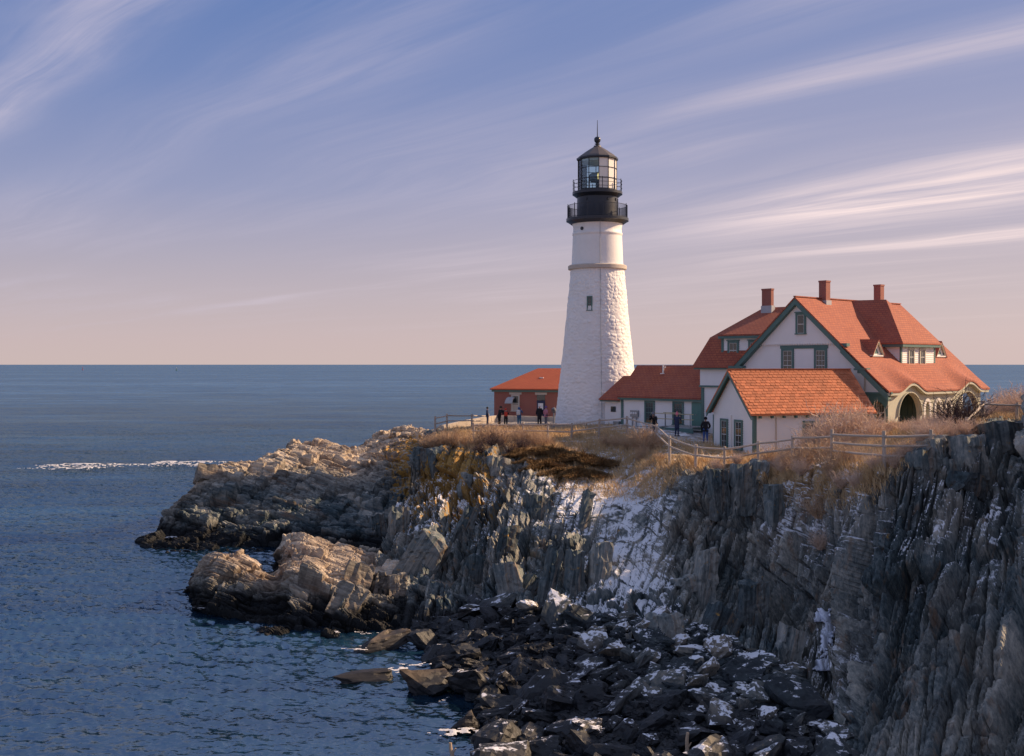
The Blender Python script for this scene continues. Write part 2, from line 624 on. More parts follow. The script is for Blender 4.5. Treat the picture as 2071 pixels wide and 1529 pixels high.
def make_rock(name, axis_rot, const=None):
    m, N, b = new_mat(name)
    A = (lambda k: N.attr(k)) if const is None else (lambda k: N.m('MULTIPLY_ADD', N.n('ShaderNodeObjectInfo').outputs['Random'], .55, .18) if k == 'tone' else N.m('ADD', const.get(k, 0.0), 0.0))
    tcn = N.n('ShaderNodeTexCoord')
    tc = tcn.outputs['Object']
    geo = N.n('ShaderNodeNewGeometry')
    pos = N.n('ShaderNodeSeparateXYZ'); N.link(geo.outputs['Position'], pos.inputs[0])
    nrm = N.n('ShaderNodeSeparateXYZ'); N.link(geo.outputs['True Normal'], nrm.inputs[0])
    z, nz = pos.outputs[2], nrm.outputs[2]
    tone = A('tone')
    col, hgt = rock_colour(N, tc, tone, axis_rot, A('warm'))
    # pale and orange lichen
    ln = N.noise(tc, 2.2, 6, .62)
    lich = N.smooth(N.m('ADD', ln, N.m('MULTIPLY', N.m('SUBTRACT', A('lichen'), 1.0), .45)), .44, .54)
    col = N.mix(N.m('MULTIPLY', lich, .85), col, N.ramp(N.noise(tc, 7, 4), [(.3, (.24, .125, .025)), (.7, (.55, .30, .05))]))
    # dry turf on the plateau
    g1 = N.noise(tc, 2.4, 6, .65)
    turf = N.ramp(g1, [(.28, (.09, .06, .035)), (.45, (.27, .18, .095)), (.62, (.45, .315, .165)), (.8, (.56, .42, .24))])
    rk = A('rock')
    rkm = N.smooth(N.m('ADD', rk, N.m('MULTIPLY', N.m('SUBTRACT', g1, .5), .9)), .38, .56)
    col = N.mix(rkm, turf, col)
    # trodden gravel where people walk
    pth = N.smooth(N.m('ADD', A('path'), N.m('MULTIPLY', N.m('SUBTRACT', g1, .5), .6)), .45, .6)
    col = N.mix(pth, col, N.ramp(N.noise(tc, 9, 4), [(.3, (.20, .18, .17)), (.7, (.40, .36, .33))]))
    # tide zone: black algae below, a ragged upper edge
    tz = N.m('ADD', z, N.m('MULTIPLY', N.m('SUBTRACT', N.noise(tc, .8, 5), .5), 1.3))
    wet = N.m('MULTIPLY', N.smooth(tz, 1.3, .65), rk)
    col = N.mix(N.m('MULTIPLY', wet, .96), col, (.006, .007, .009))
    sn = snow_mask(N, tc, nz, A('snow'))
    sn = N.m('MULTIPLY', sn, N.smooth(tz, .9, 1.6))
    col = N.mix(sn, col, (.80, .80, .83))
    N.link(col, b.inputs['Base Color'])
    rough = N.m('MULTIPLY_ADD', wet, -.1, .85)
    N.link(rough, b.inputs['Roughness'])
    b.inputs['Specular IOR Level'].default_value = .3
    bump(N, b, N.m('ADD', hgt, N.m('MULTIPLY', sn, .25)), .9, .14)
    return m


M['cliff_rock'] = make_rock('cliff_rock', ((6.0, 4.0, .40), (R(-14), R(-12), 0)))
M['ledge_rock'] = make_rock('ledge_rock', ((.6, .9, 4.6), (R(18), R(-20), 0)))
M['slab_rock'] = make_rock('slab_rock', ((6.0, 2.2, .42), (0, 0, 0)), dict(rock=1.0, snow=.45, warm=.03, lichen=.62))
M['slab_ledge'] = make_rock('slab_ledge', ((.6, .9, 4.6), (0, 0, 0)), dict(rock=1.0, snow=.1, warm=.45))


def make_boulder_mat(name, snowy=1.0, tan=0.0):
    m, N, b = new_mat(name)
    tc = N.n('ShaderNodeTexCoord').outputs['Object']
    geo = N.n('ShaderNodeNewGeometry')
    rnd = N.n('ShaderNodeObjectInfo').outputs['Random']
    pos = N.n('ShaderNodeSeparateXYZ'); N.link(geo.outputs['Position'], pos.inputs[0])
    nrm = N.n('ShaderNodeSeparateXYZ'); N.link(geo.outputs['True Normal'], nrm.inputs[0])
    st = N.noise(N.mapping(tc, (1, 1, 6)), 1.4, 5, .6, .3)
    fi = N.noise(tc, 9, 6, .65)
    k = N.m('ADD', N.m('MULTIPLY', st, .45), N.m('ADD', N.m('MULTIPLY', fi, .25), N.m('MULTIPLY', rnd, .3)))
    col = N.ramp(k, [(.34, (.012, .018, .023)), (.45, (.040, .052, .056)), (.55, (.11, .115, .105)), (.66, (.26, .225, .175))])
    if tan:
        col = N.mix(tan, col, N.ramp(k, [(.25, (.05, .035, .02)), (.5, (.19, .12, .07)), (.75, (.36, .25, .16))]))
    wz = N.m('ADD', pos.outputs[2], N.m('MULTIPLY', N.m('SUBTRACT', N.noise(geo.outputs['Position'], .7, 4), .5), 1.6))
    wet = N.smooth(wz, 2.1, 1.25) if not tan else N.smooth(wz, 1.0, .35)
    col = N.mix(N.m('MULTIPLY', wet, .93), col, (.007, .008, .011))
    if snowy:
        n = N.noise(geo.outputs['Position'], 2.2, 7, .68, .3)
        s = N.m('ADD', n, N.m('MULTIPLY', N.m('SUBTRACT', nrm.outputs[2], .72), .5))
        s = N.m('ADD', s, N.m('MULTIPLY', N.m('SUBTRACT', pos.outputs[2], 2.0), .10))
        s = N.m('ADD', s, N.m('MULTIPLY', N.m('SUBTRACT', rnd, .6), .22))
        sn = N.smooth(s, .56, .64)
        col = N.mix(sn, col, (.78, .78, .82))
    N.link(col, b.inputs['Base Color'])
    N.link(N.m('MULTIPLY_ADD', wet, -.25, .85), b.inputs['Roughness'])
    bump(N, b, N.m('ADD', N.m('MULTIPLY', st, .7), N.m('MULTIPLY', fi, .5)), .7, .06)
    return m


M['boulder'] = make_boulder_mat('beach_boulder', 1.0)
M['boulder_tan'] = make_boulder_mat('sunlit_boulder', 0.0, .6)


def make_water():
    m = bpy.data.materials.new('sea_water')
    m.use_nodes = True
    N = Nodes(m.node_tree)
    geo = N.n('ShaderNodeNewGeometry')
    pos = geo.outputs['Position']
    big = N.noise(N.mapping(pos, (.012, .035, .02)), 1.0, 4, .55)
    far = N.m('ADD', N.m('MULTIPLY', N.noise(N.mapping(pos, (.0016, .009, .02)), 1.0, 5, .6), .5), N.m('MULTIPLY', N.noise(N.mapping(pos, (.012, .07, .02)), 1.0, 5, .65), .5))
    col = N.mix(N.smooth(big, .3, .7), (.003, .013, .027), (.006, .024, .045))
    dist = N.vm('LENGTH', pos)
    col = N.mix(N.smooth(dist, 60, 700), N.mix(N.m('MULTIPLY', N.smooth(far, .4, .7), .5), col, (.03, .095, .18)), N.mix(N.smooth(far, .4, .7), (.026, .088, .20), (.070, .165, .32)))  # far water painted paler, its shimmer streaks put into the colour
    chop_shade = N.m('ADD', N.m('MULTIPLY', N.noise(N.mapping(pos, (.10, .42, .1)), 1.0, 4, .7), .6), N.m('MULTIPLY', N.noise(N.mapping(pos, (.03, .12, .1)), 1.0, 3, .6), .4))
    col = N.mix(1.0, col, N.ramp(chop_shade, [(.36, .42), (.5, 1.0), (.64, 1.8)]), 'MULTIPLY')  # light and dark of the waves painted into the diffuse colour
    df = N.n('ShaderNodeBsdfDiffuse')
    N.link(col, df.inputs[0])
    gl = N.n('ShaderNodeBsdfGlossy')
    gl.inputs['Color'].default_value = (.47, .60, .70, 1)
    gl.inputs['Roughness'].default_value = .07
    fr = N.n('ShaderNodeFresnel')
    fr.inputs[0].default_value = 1.333
    mx = N.n('ShaderNodeMixShader')
    N.link(N.m('MINIMUM', fr.outputs[0], .46), mx.inputs[0])
    N.link(df.outputs[0], mx.inputs[1])
    N.link(gl.outputs[0], mx.inputs[2])
    out = N.n('ShaderNodeOutputMaterial')
    N.link(mx.outputs[0], out.inputs[0])
    # ripples tilt the surface; kept as slopes so the far water still faces the sky above the horizon
    def slope(sc, rot):
        x = N.n('ShaderNodeTexNoise')
        N.link(N.mapping(pos, sc, rot=(0, 0, R(rot))), x.inputs['Vector'])
        x.inputs['Scale'].default_value = 1.0
        x.inputs['Detail'].default_value = 5
        x.inputs['Roughness'].default_value = .62
        return N.vm('SUBTRACT', x.outputs['Color'], (.5, .5, .5))
    s1 = N.vm('MULTIPLY', slope((.9, 1.8, 1), 0), (.45, .75, 0))
    s2 = N.vm('MULTIPLY', slope((3.2, 7.0, 1), 0), (.55, 1.1, 0))
    s3 = N.vm('MULTIPLY', slope((.05, .13, 1), 8), (.1, .35, 0))
    nn = N.vm('ADD', N.vm('ADD', s1, s2), N.vm('ADD', s3, geo.outputs['Normal']))
    nn = N.vm('NORMALIZE', nn)
    for sh in (df, gl, fr):
        N.link(nn, sh.inputs['Normal'])
    return m


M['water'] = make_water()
M['foam'] = plain('sea_foam', (.62, .61, .62), .8, .1, 3)
M['ice'] = plain('ice', (.66, .69, .78), .35, .15, 2, bs=.4)
M['grass_dry'] = plain('dry_grass', (.60, .43, .24), .9, .45, 1.6)
M['twig_brown'] = plain('bare_twigs', (.50, .35, .23), .9, .25, 3)
M['twig_pale'] = plain('pale_dry_stems', (.64, .48, .37), .9, .25, 3)
M['twig_dark'] = plain('dark_twigs', (.075, .045, .045), .9, .25, 3)
M['juniper'] = plain('rusty_juniper', (.21, .125, .05), .9, .45, 2)


# ------------------------------------------------------------------ land
def resample(A, t, axis):
    i = np.clip(np.floor(t).astype(int), 0, A.shape[axis] - 2)
    f = t - i
    a = np.take(A, i, axis)
    b = np.take(A, i + 1, axis)
    f = f.reshape([-1 if k == axis else 1 for k in range(A.ndim)])
    return a * (1 - f) + b * f


def smooth_axis(A, axis, n):
    for _ in range(n):
        B = A.copy()
        sl = [slice(None)] * A.ndim
        c, l, r = list(sl), list(sl), list(sl)
        c[axis], l[axis], r[axis] = slice(1, -1), slice(0, -2), slice(2, None)
        B[tuple(c)] = .5 * A[tuple(c)] + .25 * (A[tuple(l)] + A[tuple(r)])
        A = B
    return A


def land_sheet(name, ctrl, attrs, rowfac, frames, mat, seed, pix=.00105, up=6, sm=5, label=None, macro=.35, on_face=True):
    """ctrl[row][col] world points -> finely divided, jointed rock surface"""
    C = np.array([[list(p) for p in row] for row in ctrl], float)
    K = np.stack([np.array(a, float) for a in attrs.values()], -1)
    A = np.concatenate([C, K], -1)
    nr, nc = A.shape[:2]
    A = resample(A, np.linspace(0, nr - 1, (nr - 1) * up + 1), 0)
    A = resample(A, np.linspace(0, nc - 1, (nc - 1) * up + 1), 1)
    A = smooth_axis(smooth_axis(A, 0, sm), 1, sm)
    p = A[..., :3]
    fac = np.repeat(np.array(rowfac, float), up)
    res = np.maximum(np.linalg.norm(p, axis=-1), 25) * pix
    vis = (np.abs(p[..., 0] / np.maximum(p[..., 1], 1)) < .52)
    seg = np.linalg.norm(np.diff(p, axis=0), axis=-1) / res[:-1] * vis[:-1]
    n0 = np.clip(np.ceil(np.percentile(seg, 92, axis=1) * fac), 1, 80).astype(int)
    seg = np.linalg.norm(np.diff(p, axis=1), axis=-1) / res[:, :-1] * vis[:, :-1]
    lo = int(len(seg) * .3)
    n1 = np.clip(np.ceil(np.percentile(seg[lo:], 70, axis=0)), 2, 80).astype(int)
    t0 = np.concatenate([i + np.arange(k) / k for i, k in enumerate(n0)] + [[len(n0)]])
    t1 = np.concatenate([i + np.arange(k) / k for i, k in enumerate(n1)] + [[len(n1)]])
    A = resample(resample(A, t0, 0), t1, 1)
    p = A[..., :3]
    at = {k: A[..., 3 + i].copy() for i, k in enumerate(attrs)}
    gu = np.gradient(p, axis=0)
    gv = np.gradient(p, axis=1)
    n = np.cross(gu, gv)
    n /= np.maximum(np.linalg.norm(n, axis=-1, keepdims=True), 1e-9)
    if (n * np.array([0, -.5, 1])).sum(-1).mean() < 0: n = -n
    for _ in range(6):
        n = smooth_axis(smooth_axis(n, 0, 2), 1, 2)
    n /= np.maximum(np.linalg.norm(n, axis=-1, keepdims=True), 1e-9)
    rk = np.clip(at['rock'], 0, 1)
    d = (fbm(p * .16, seed, 3) - .5) * 2 * macro * rk + (fbm(p * 1.3, seed + 3, 4) - .5) * (.22 * (1 - rk) + .10 * rk) + (fbm(p * .3, seed + 9, 2) - .5) * .35 * (1 - rk)
    d = d + (fbm(p * .5, seed + 13, 3) - .5) * 1.5 * rk * (1 - np.clip(at.get('block', rk), 0, 1))
    # joints follow the face itself: metres along it and metres down it
    lo, hi = int(p.shape[0] * .35), max(int(p.shape[0] * .9), int(p.shape[0] * .35) + 2)
    uu = np.concatenate([[0], np.cumsum(np.linalg.norm(np.diff(p[lo:hi], axis=1), axis=-1).mean(0))])
    vv = np.concatenate([np.zeros((1, p.shape[1])), np.cumsum(np.linalg.norm(np.diff(p, axis=0), axis=-1), axis=0)])
    vv = smooth_axis(vv - vv[lo:lo + 1], 1, 40)
    pc = np.stack([np.broadcast_to(uu, vv.shape), fbm(p * .25, seed + 77, 2) * .01, -vv], -1)
    tone = np.zeros_like(d)
    tw = 0
    blk = at.get('block', np.ones_like(d))
    for (ax, size, amp, crack, cw, wt, sd) in frames:
        h, e, t = blocky(pc if on_face else p, ax, size, seed + sd, .06 if on_face else .03)
        d = d + rk * blk * (amp * h - crack * np.exp(-(e / cw) ** 2))
        tone += wt * t
        tw += wt
    if on_face:
        d = smooth_axis(d, 0, 2)
    at['tone'] = tone / max(tw, 1e-6)
    p = p + n * d[..., None]
    me = np_mesh(name, p.reshape(-1, 3), grid_quads(*p.shape[:2]), at, smooth=False)
    o = link_mesh(name, me, mat)
    o['kind'] = 'structure'
    if label: o['label'] = label
    return o


def axes(d, y):
    """rock frame: d runs along the grain, y roughly into the face, third axis across the layers"""
    d = np.array(d, float); d /= np.linalg.norm(d)
    z = np.cross(d, np.array(y, float)); z /= np.linalg.norm(z)
    y = np.cross(z, d)
    return np.array([d, y, z])


def land_main():
    """plateau, cliff face and the beach below, from the rocks left of the fence to well outside the frame on the right"""
    c = [
     # far,            back,             ground,           fence,             lip,               face...                                                                         base,               beach,              floor
     [W(960,125,-2),  W(885,110,5.8),  W(850,95,5.2),   W(835,86,5.3),  P(830,945,82),  P(828,990,80),  P(800,1035,75),  P(780,1090,71),  P(760,1150,66),  W(750,61,.1),    W(740,57,-.8),  W(730,50,-2)],
     [W(985,125,2),   W(905,108,7.5),  W(882,95,7.3),   W(872,87,7.2),  P(868,905,83),  P(868,985,80.5),P(880,1030,70),  P(870,1100,65),  P(860,1165,61),  P(850,1225,57.5),W(850,53,-.4),  W(850,46,-2)],
     [W(1010,130,3),  W(965,108,7.7),  W(955,95,7.7),   W(950,84,7.5),  P(950,920,79),  P(945,1000,75), P(950,1022,68),  P(950,1090,63.5),P(950,1160,60),  P(955,1235,55.5),W(960,49,0),    W(960,40,-1.5)],
     [W(1080,135,4),  W(1060,108,7.8), W(1055,95,7.9),  W(1050,84,7.6), P(1050,935,74), P(1055,990,68), P(1060,1030,64.5),P(1055,1100,60.5),P(1050,1170,57),P(1050,1245,52.5),W(1045,46,.4), W(1040,36,-1)],
     [W(1160,135,5),  W(1155,108,7.9), W(1150,95,8.0),  W(1150,84,7.7), P(1150,960,70), P(1160,1000,65),P(1165,1060,61.5),P(1160,1120,58.5),P(1150,1180,55.5),P(1140,1245,51.5),W(1130,44,.7),W(1120,33,-.6)],
     [W(1250,135,5),  W(1250,108,8.0), W(1252,93,8.1),  W(1255,82,8.0), P(1255,945,73), P(1255,1000,65),P(1255,1060,61), P(1250,1120,57), P(1245,1185,53), P(1240,1250,49), W(1225,42,1.1), W(1210,31,-.2)],
     [W(1330,135,5),  W(1330,108,8.2), W(1330,88,8.1),  W(1330,73,7.9), P(1330,945,66), P(1330,990,61.5),P(1330,1060,58.5),P(1325,1130,55),P(1320,1190,51),P(1310,1260,47.5),W(1300,41,1.3), W(1285,30,0)],
     [W(1410,135,5),  W(1410,108,8.2), W(1408,80,7.8),  W(1406,64,7.4), P(1405,957,60), P(1405,1010,58.5),P(1400,1080,56.5),P(1400,1150,54),P(1400,1210,50),P(1395,1275,46.5),W(1380,40,1.3),W(1370,29,0)],
     [W(1500,135,5),  W(1500,100,8.2), W(1500,76,7.1),  W(1500,63,7.45),P(1500,943,59.5),P(1495,1000,58),P(1490,1080,56),P(1490,1160,54),P(1490,1230,51.5),P(1490,1285,46),W(1470,39,1.2), W(1460,28,0)],
     [W(1590,135,5),  W(1590,100,8.3), W(1590,76,7.2),  W(1585,60,7.8), P(1580,965,56), P(1575,1020,55),P(1570,1100,53), P(1565,1180,51), P(1560,1250,48), P(1550,1310,44), W(1540,38,1.1), W(1530,27,0)],
     [W(1700,135,6),  W(1700,90,8.3),  W(1690,67,8.1),  W(1683,53,8.6), P(1680,965,50), P(1675,1020,49.5),P(1670,1110,48.5),P(1665,1200,47),P(1655,1290,44.5),P(1640,1370,41),W(1620,36,1), W(1600,25,0)],
     [W(1760,135,6),  W(1760,85,8.5),  W(1750,64,9.0),  W(1745,49,8.8), P(1745,975,46.5),P(1740,1030,46),P(1735,1120,45.3),P(1730,1220,44.2),P(1720,1320,42),P(1705,1430,38.5),W(1690,33,.8),W(1670,22,0)],
     [W(1820,135,6),  W(1810,80,8.5),  W(1798,62,9.4), W(1790,47,9.0), P(1795,950,45), P(1790,1010,44),P(1780,1110,42.5),P(1765,1230,40.5),P(1750,1360,38),P(1730,1500,34.5),W(1700,31,.5),W(1680,20,0)],
     [W(1880,135,6),  W(1875,78,8.6),  W(1860,62,9.75), W(1870,48,9.7), P(1865,902,45.5),P(1860,980,44),P(1850,1100,42),P(1840,1240,39.5),P(1830,1390,36.5),P(1815,1530,33),W(1790,29,.5), W(1770,19,0)],
     [W(1950,135,6),  W(1945,78,8.8),  W(1935,62,9.9), W(1940,51,10.1),P(1935,890,46), P(1930,970,43.8),P(1925,1100,41),P(1915,1250,38),P(1905,1400,35),P(1890,1540,32),W(1870,28,.5),  W(1850,18,0)],
     [W(2010,135,6),  W(2005,80,8.8),  W(1995,66,9.9),  W(1990,56,10.0),P(1985,872,48), P(1985,960,44), P(1990,1100,40.5),P(1985,1250,37),P(1980,1400,34),P(1970,1560,31),W(1960,27,.5),  W(1940,17,0)],
     [W(2090,135,6),  W(2085,80,9.0),  W(2080,66,10.0), W(2075,56,10.1),P(2075,862,48), P(2080,960,42.5),P(2090,1100,39),P(2090,1250,35.5),P(2090,1400,32.5),P(2090,1570,29.5),W(2080,25,.6),W(2060,16,0)],
     [W(2180,135,7),  W(2180,80,9.5),  W(2180,66,11.2), W(2180,56,12.2),P(2180,715,46), P(2185,845,42), P(2205,1080,37.5),P(2220,1250,34),P(2230,1400,31),P(2240,1590,28),W(2240,23.5,.6),  W(2220,14.5,0)],  # unseen land from here on, raised so that it shades the beach
     [W(2700,135,7),  W(2700,80,9.5),  W(2700,66,12.4), W(2700,56,13.2),P(2700,690,42), P(2710,900,36), P(2730,1100,33), P(2750,1250,29),P(2770,1420,26),P(2790,1640,23),W(2800,19,.6),  W(2800,10,0)],
     [W(3900,135,7),  W(3900,80,10),   W(3900,66,13.5), W(3900,56,14.6),P(3900,640,40), P(3920,880,33), P(3950,1100,29), P(4000,1250,25),P(4050,1450,22),P(4100,1700,19),W(4150,15,.6),  W(4150,7,0)],
    ]
    nr, nc = 12, len(c)
    rows = [[c[j][i] for j in range(nc)] for i in range(nr)]
    rock = np.zeros((nr, nc)); snow = np.zeros((nr, nc)); warm = np.zeros((nr, nc)); lich = np.zeros((nr, nc)); path = np.zeros((nr, nc)); block = np.ones((nr, nc))
    rock[5:] = 1
    rock[4] = .75
    rock[3, 0] = rock[2, 0] = rock[1, 0] = rock[0, :3] = 1
    rock[1:4, 1] = .6
    rock[4, 4:7] = .1; rock[5, 4:7] = .55; rock[5, 5:7] = .35
    rock[4, 8:12] = .3; rock[5, 9:12] = .55; rock[4, 12:15] = .55
    rock[4, 15:] = 1.0; rock[3, 15:] = .5; rock[10, :] = rock[11, :] = 1
    snow[4] = .45; snow[5] = .58; snow[6:9] = .55; snow[6:9, 12:] = .5
    snow[4, 4:7] = .8; snow[5, 4:8] = .80; snow[5, 5:7] = .86; snow[6, 4:8] = .82; snow[7, 5:8] = .82; snow[8, 5:8] = 1.0; snow[9, 4:8] = .95; snow[9, 8:12] = .7
    snow[5, 1:3] = .8; snow[6, 0:3] = .9; snow[6, 3] = .7
    snow[4, 9:12] = .75; snow[5, 9:12] = .85; snow[6, 9:12] = .6; snow[7, 10:11] = .3; snow[8, 10:12] = .8; snow[9, 9:12] = .9
    snow[3, 4:9] = .5; snow[2, 5:9] = .75; snow[3, 10:12] = .6; snow[2, 10:12] = .5
    snow[6:10, 7:10] *= .55; snow[5, 7:9] = .4
    snow[5:9, 12:] = .5; snow[6, 13:15] = .95; snow[5, 12:16] = .8; snow[6, 15:17] = .8; snow[7:9, 12:] = .4; snow[3, 10:13] = .95; snow[5, 9:12] = 1.0; snow[6, 9:12] = .85; snow[10:] = .2
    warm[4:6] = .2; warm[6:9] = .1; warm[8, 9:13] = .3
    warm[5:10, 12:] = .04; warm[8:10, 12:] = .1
    lich[4:9] = .5; lich[4:6, 1] = lich[4:6, 2] = 1.3; lich[6, 0:3] = 1.0; lich[6, 5] = .75; lich[7, 5] = .85; lich[7, 4] = .5; lich[6, 4] = .4; lich[8, 5] = .5; lich[5, 5] = .3; lich[4, 7] = .4
    path[2, 6:8] = .75; path[1, 4:9] = .6; path[2, 3:6] = .6; path[1, 2:5] = .7; path[2, 2:4] = .6; path[3, 5:7] = .35
    block[10:] = .2; block[9] = .5; block[8, 5:7] = .2; block[5:7, 4:7] = .1; block[7, 5:7] = .1; block[6, 10] = .8
    ax = axes((-.20, 0, -.98), (0, -1, 0))
    ax2 = axes((-.12, 0, -.99), (0, -1, 0))
    fr = [(ax, (6.5, 50., 1.5), 1.15, .5, .06, .4, 20), (ax2, (2.6, 50., .62), .62, .32, .045, .5, 40), (ax2, (1.3, 50., .38), .34, .14, .03, .4, 50), (ax, (1.2, 50., .2), .10, .05, .022, .3, 60), (ax2, (.5, 50., .1), .045, .015, .012, .2, 80)]
    rowfac = [.12, .2, .3, .7, 1, 1, 1, 1, 1, .7, .35]
    return land_sheet('cliff', rows, dict(rock=rock, snow=snow, warm=warm, lichen=lich, path=path, block=block), rowfac, fr, M['cliff_rock'], 5)


def land_point():
    """the bedded rock point that runs out to the left"""
    c = [
     # behind, back crest, crest, upper face, face, lower face, waterline, under water
     [W(240,96,-1.5), W(250,92,-1),  W(262,88,-.6), W(268,85,-.5), W(270,83,-.6), W(272,81,-.8), W(274,79.5,-1.2), W(270,76,-2.5)],
     [W(300,98,-1.5), P(296,1085,85),P(292,1086,84),P(290,1090,83.2),P(288,1096,82.5),P(288,1102,81.8),P(290,1109,80.8),W(290,76,-2.5)],
     [W(350,100,-1.5),P(345,1048,90),P(340,1044,87),P(338,1062,85),P(337,1076,83.6),P(336,1092,82.2),P(336,1112,79.8),W(330,75,-2.5)],
     [W(410,104,-1.5),P(405,985,94), P(398,972,91), P(396,1000,88.5),P(396,1035,86),P(398,1080,82.5),P(400,1116,79.3),W(400,74,-2.5)],
     [W(480,107,-1.5),P(470,930,98), P(468,936,94.5),P(474,968,91),P(478,1018,87.5),P(482,1070,83.4),P(480,1116,79.3),W(480,74,-2.5)],
     [W(550,110,-1.5),P(535,916,100),P(545,926,96.5),P(555,962,92),P(560,1012,88),P(565,1066,83.5),P(565,1112,79.8),W(565,74,-2.5)],
     [W(600,114,-1.5),P(585,886,106),P(592,912,100),P(612,962,92.5),P(622,1015,88),P(630,1066,83.5),P(630,1110,80),W(640,74,-2.5)],
     [W(680,117,-1.5),P(650,880,108),P(665,916,101),P(682,968,93),P(692,1018,88),P(700,1066,83.5),P(705,1106,80),W(715,74,-2.5)],
     [W(740,119,-1.5),P(712,900,109),P(725,930,101),P(740,975,93),P(752,1022,87.8),P(762,1066,83.5),P(770,1098,80),W(790,73,-2.5)],
     [W(790,120,-1.5),P(760,866,112),P(775,905,103),P(795,970,93),P(806,1015,87.5),P(820,1060,82.5),P(835,1092,78.5),W(860,72,-2.5)],
     [W(850,122,-1.5),P(805,846,113),P(820,885,104),P(845,950,94),P(855,1000,88),P(870,1045,82.5),P(890,1080,77),W(920,71,-2.5)],
     [W(920,124,-1.5),P(870,862,112),P(875,890,104),P(890,940,94),P(900,990,88),P(915,1040,82),P(940,1075,76),W(980,70,-2.5)],
     [W(1000,126,-1.5),P(930,846,114),P(925,866,106),P(940,920,95),P(950,975,88),P(965,1035,81),P(990,1070,75),W(1040,70,-2.5)],
     [W(1080,128,-1.5),P(1000,846,116),P(990,868,107),P(1000,920,96),P(1010,975,88),P(1025,1035,80),P(1050,1070,74),W(1100,70,-2.5)],
    ]
    nr, nc = 8, len(c)
    rows = [[c[j][i] for j in range(nc)] for i in range(nr)]
    z = np.zeros((nr, nc))
    warm = z + .12; warm[1:3, 3:] = 1.0; warm[3, 5:] = .25; warm[4:, :] = 0  # crest rows tinted tan to paint in the sunlight, lower faces left cold
    snow = z + .12; snow[3:6, 9:] = .6
    block = z + 1; block[:, :2] = .4; block[1:3, 3:] = .65; block[3, 5:] = .8
    ax = axes((.90, -.22, -.34), (.2, -.85, .5))
    ax2 = axes((.92, -.15, -.30), (.1, -.8, .6))
    fr = [(ax, (2.7, 4.6, 1.6), .85, .34, .06, .5, 21), (ax2, (1.15, 2.4, .72), .5, .2, .045, .6, 41), (ax, (1.1, 1.3, .24), .17, .06, .03, .3, 61), (ax2, (.4, .5, .11), .09, .02, .014, .2, 81)]
    rowfac = [.2, .8, 1, 1, 1, 1, .5]
    lich = z + .2; lich[2:6, 9:13] = .95; lich[3:5, 10:13] = 1.2
    return land_sheet('rocky_point', rows, dict(rock=z + 1, snow=snow, warm=warm, lichen=lich, path=z, block=block), rowfac, fr, M['ledge_rock'], 105, pix=.00085, on_face=False)


def land_ledges():
    """the low tilted ledges in front of the point"""
    c = [  # behind, back edge, crest, front of the shelf, face, waterline, under water
     [W(365,72,-1.5),W(368,70,-1),W(372,67,-.8),W(374,65,-.8),W(376,63.5,-.9),W(380,61.5,-1.2),W(378,58,-2.5)],
     [W(392,74,-1.2),P(408,1152,66),P(402,1156,64),P(399,1164,62.6),P(394,1192,61.6),P(388,1230,60.5),W(385,57,-2.5)],
     [W(440,76,-1.2),P(440,1112,66.5),P(436,1118,64.5),P(434,1134,62.2),P(434,1178,61),P(438,1238,59.5),W(435,55,-2.5)],
     [W(500,77,-1.2),P(500,1130,66.5),P(498,1138,64),P(498,1156,61.8),P(500,1192,60.5),P(505,1246,58.8),W(505,54,-2.5)],
     [W(560,78,-1.2),P(552,1152,66),P(550,1164,63.5),P(550,1182,60.8),P(550,1215,59),P(552,1266,56.6),W(550,52,-2.5)],
     [W(580,84,-1.2),P(578,1085,72),P(580,1098,68),P(584,1142,60.2),P(580,1200,57.6),P(576,1280,55.3),W(576,51,-2.5)],
     [W(612,84,-1.2),P(608,1076,72),P(612,1100,67),P(616,1150,60),P(616,1212,57.4),P(612,1284,55),W(610,51,-2.5)],
     [W(660,85,-1.2),P(652,1094,71.5),P(658,1122,66.5),P(660,1180,59.8),P(662,1228,57.3),P(666,1283,55),W(665,51,-2.5)],
     [W(690,85,-1.2),P(684,1104,71),P(690,1130,66.5),P(694,1164,60.8),P(694,1218,58),P(696,1276,55.8),W(695,51,-2.5)],
     [W(745,86,-1.2),P(735,1122,70.5),P(742,1150,66),P(748,1178,61),P(748,1220,58.6),P(748,1268,56.5),W(745,52,-2.5)],
     [W(810,86,-1.2),P(790,1132,70),P(800,1150,66),P(805,1172,61.4),P(808,1214,59),P(812,1264,56.7),W(810,52,-2.5)],
     [W(900,84,-1),P(880,1140,69),P(885,1160,65),P(888,1182,61),P(892,1220,58.8),P(895,1262,56.8),W(890,51,-2.5)],
     [W(1000,82,-1),P(970,1150,68),P(975,1176,63),P(978,1198,60),P(982,1228,57.5),P(985,1268,55),W(980,50,-2.5)],
    ]
    nr, nc = 7, len(c)
    rows = [[c[j][i] for j in range(nc)] for i in range(nr)]
    z = np.zeros((nr, nc))
    warm = z + .3; warm[1:4] = 1.0; warm[4:] = .15  # shelf tops tinted tan as painted sunlight, fronts kept darker
    snow = z + .05; snow[2:5, 9:] = .5
    block = z + 1; block[:, 0] = .3; block[1:4] = .55
    ax = axes((.88, -.2, -.42), (.2, -.8, .55))
    ax2 = axes((.9, -.1, -.40), (.25, -.8, .6))
    fr = [(ax, (3.4, 3.6, 1.3), 1.2, .26, .05, .5, 22), (ax2, (1.5, 1.8, .55), .55, .18, .04, .6, 42), (ax, (.8, 1.0, .2), .17, .06, .025, .3, 62), (ax2, (.35, .4, .09), .08, .02, .012, .2, 82)]
    return land_sheet('low_ledges', rows, dict(rock=z + 1, snow=snow, warm=warm, lichen=z, path=z, block=block), [.5, 1, 1, 1, 1, .5], fr, M['ledge_rock'], 205, pix=.00085, sm=2, on_face=False)


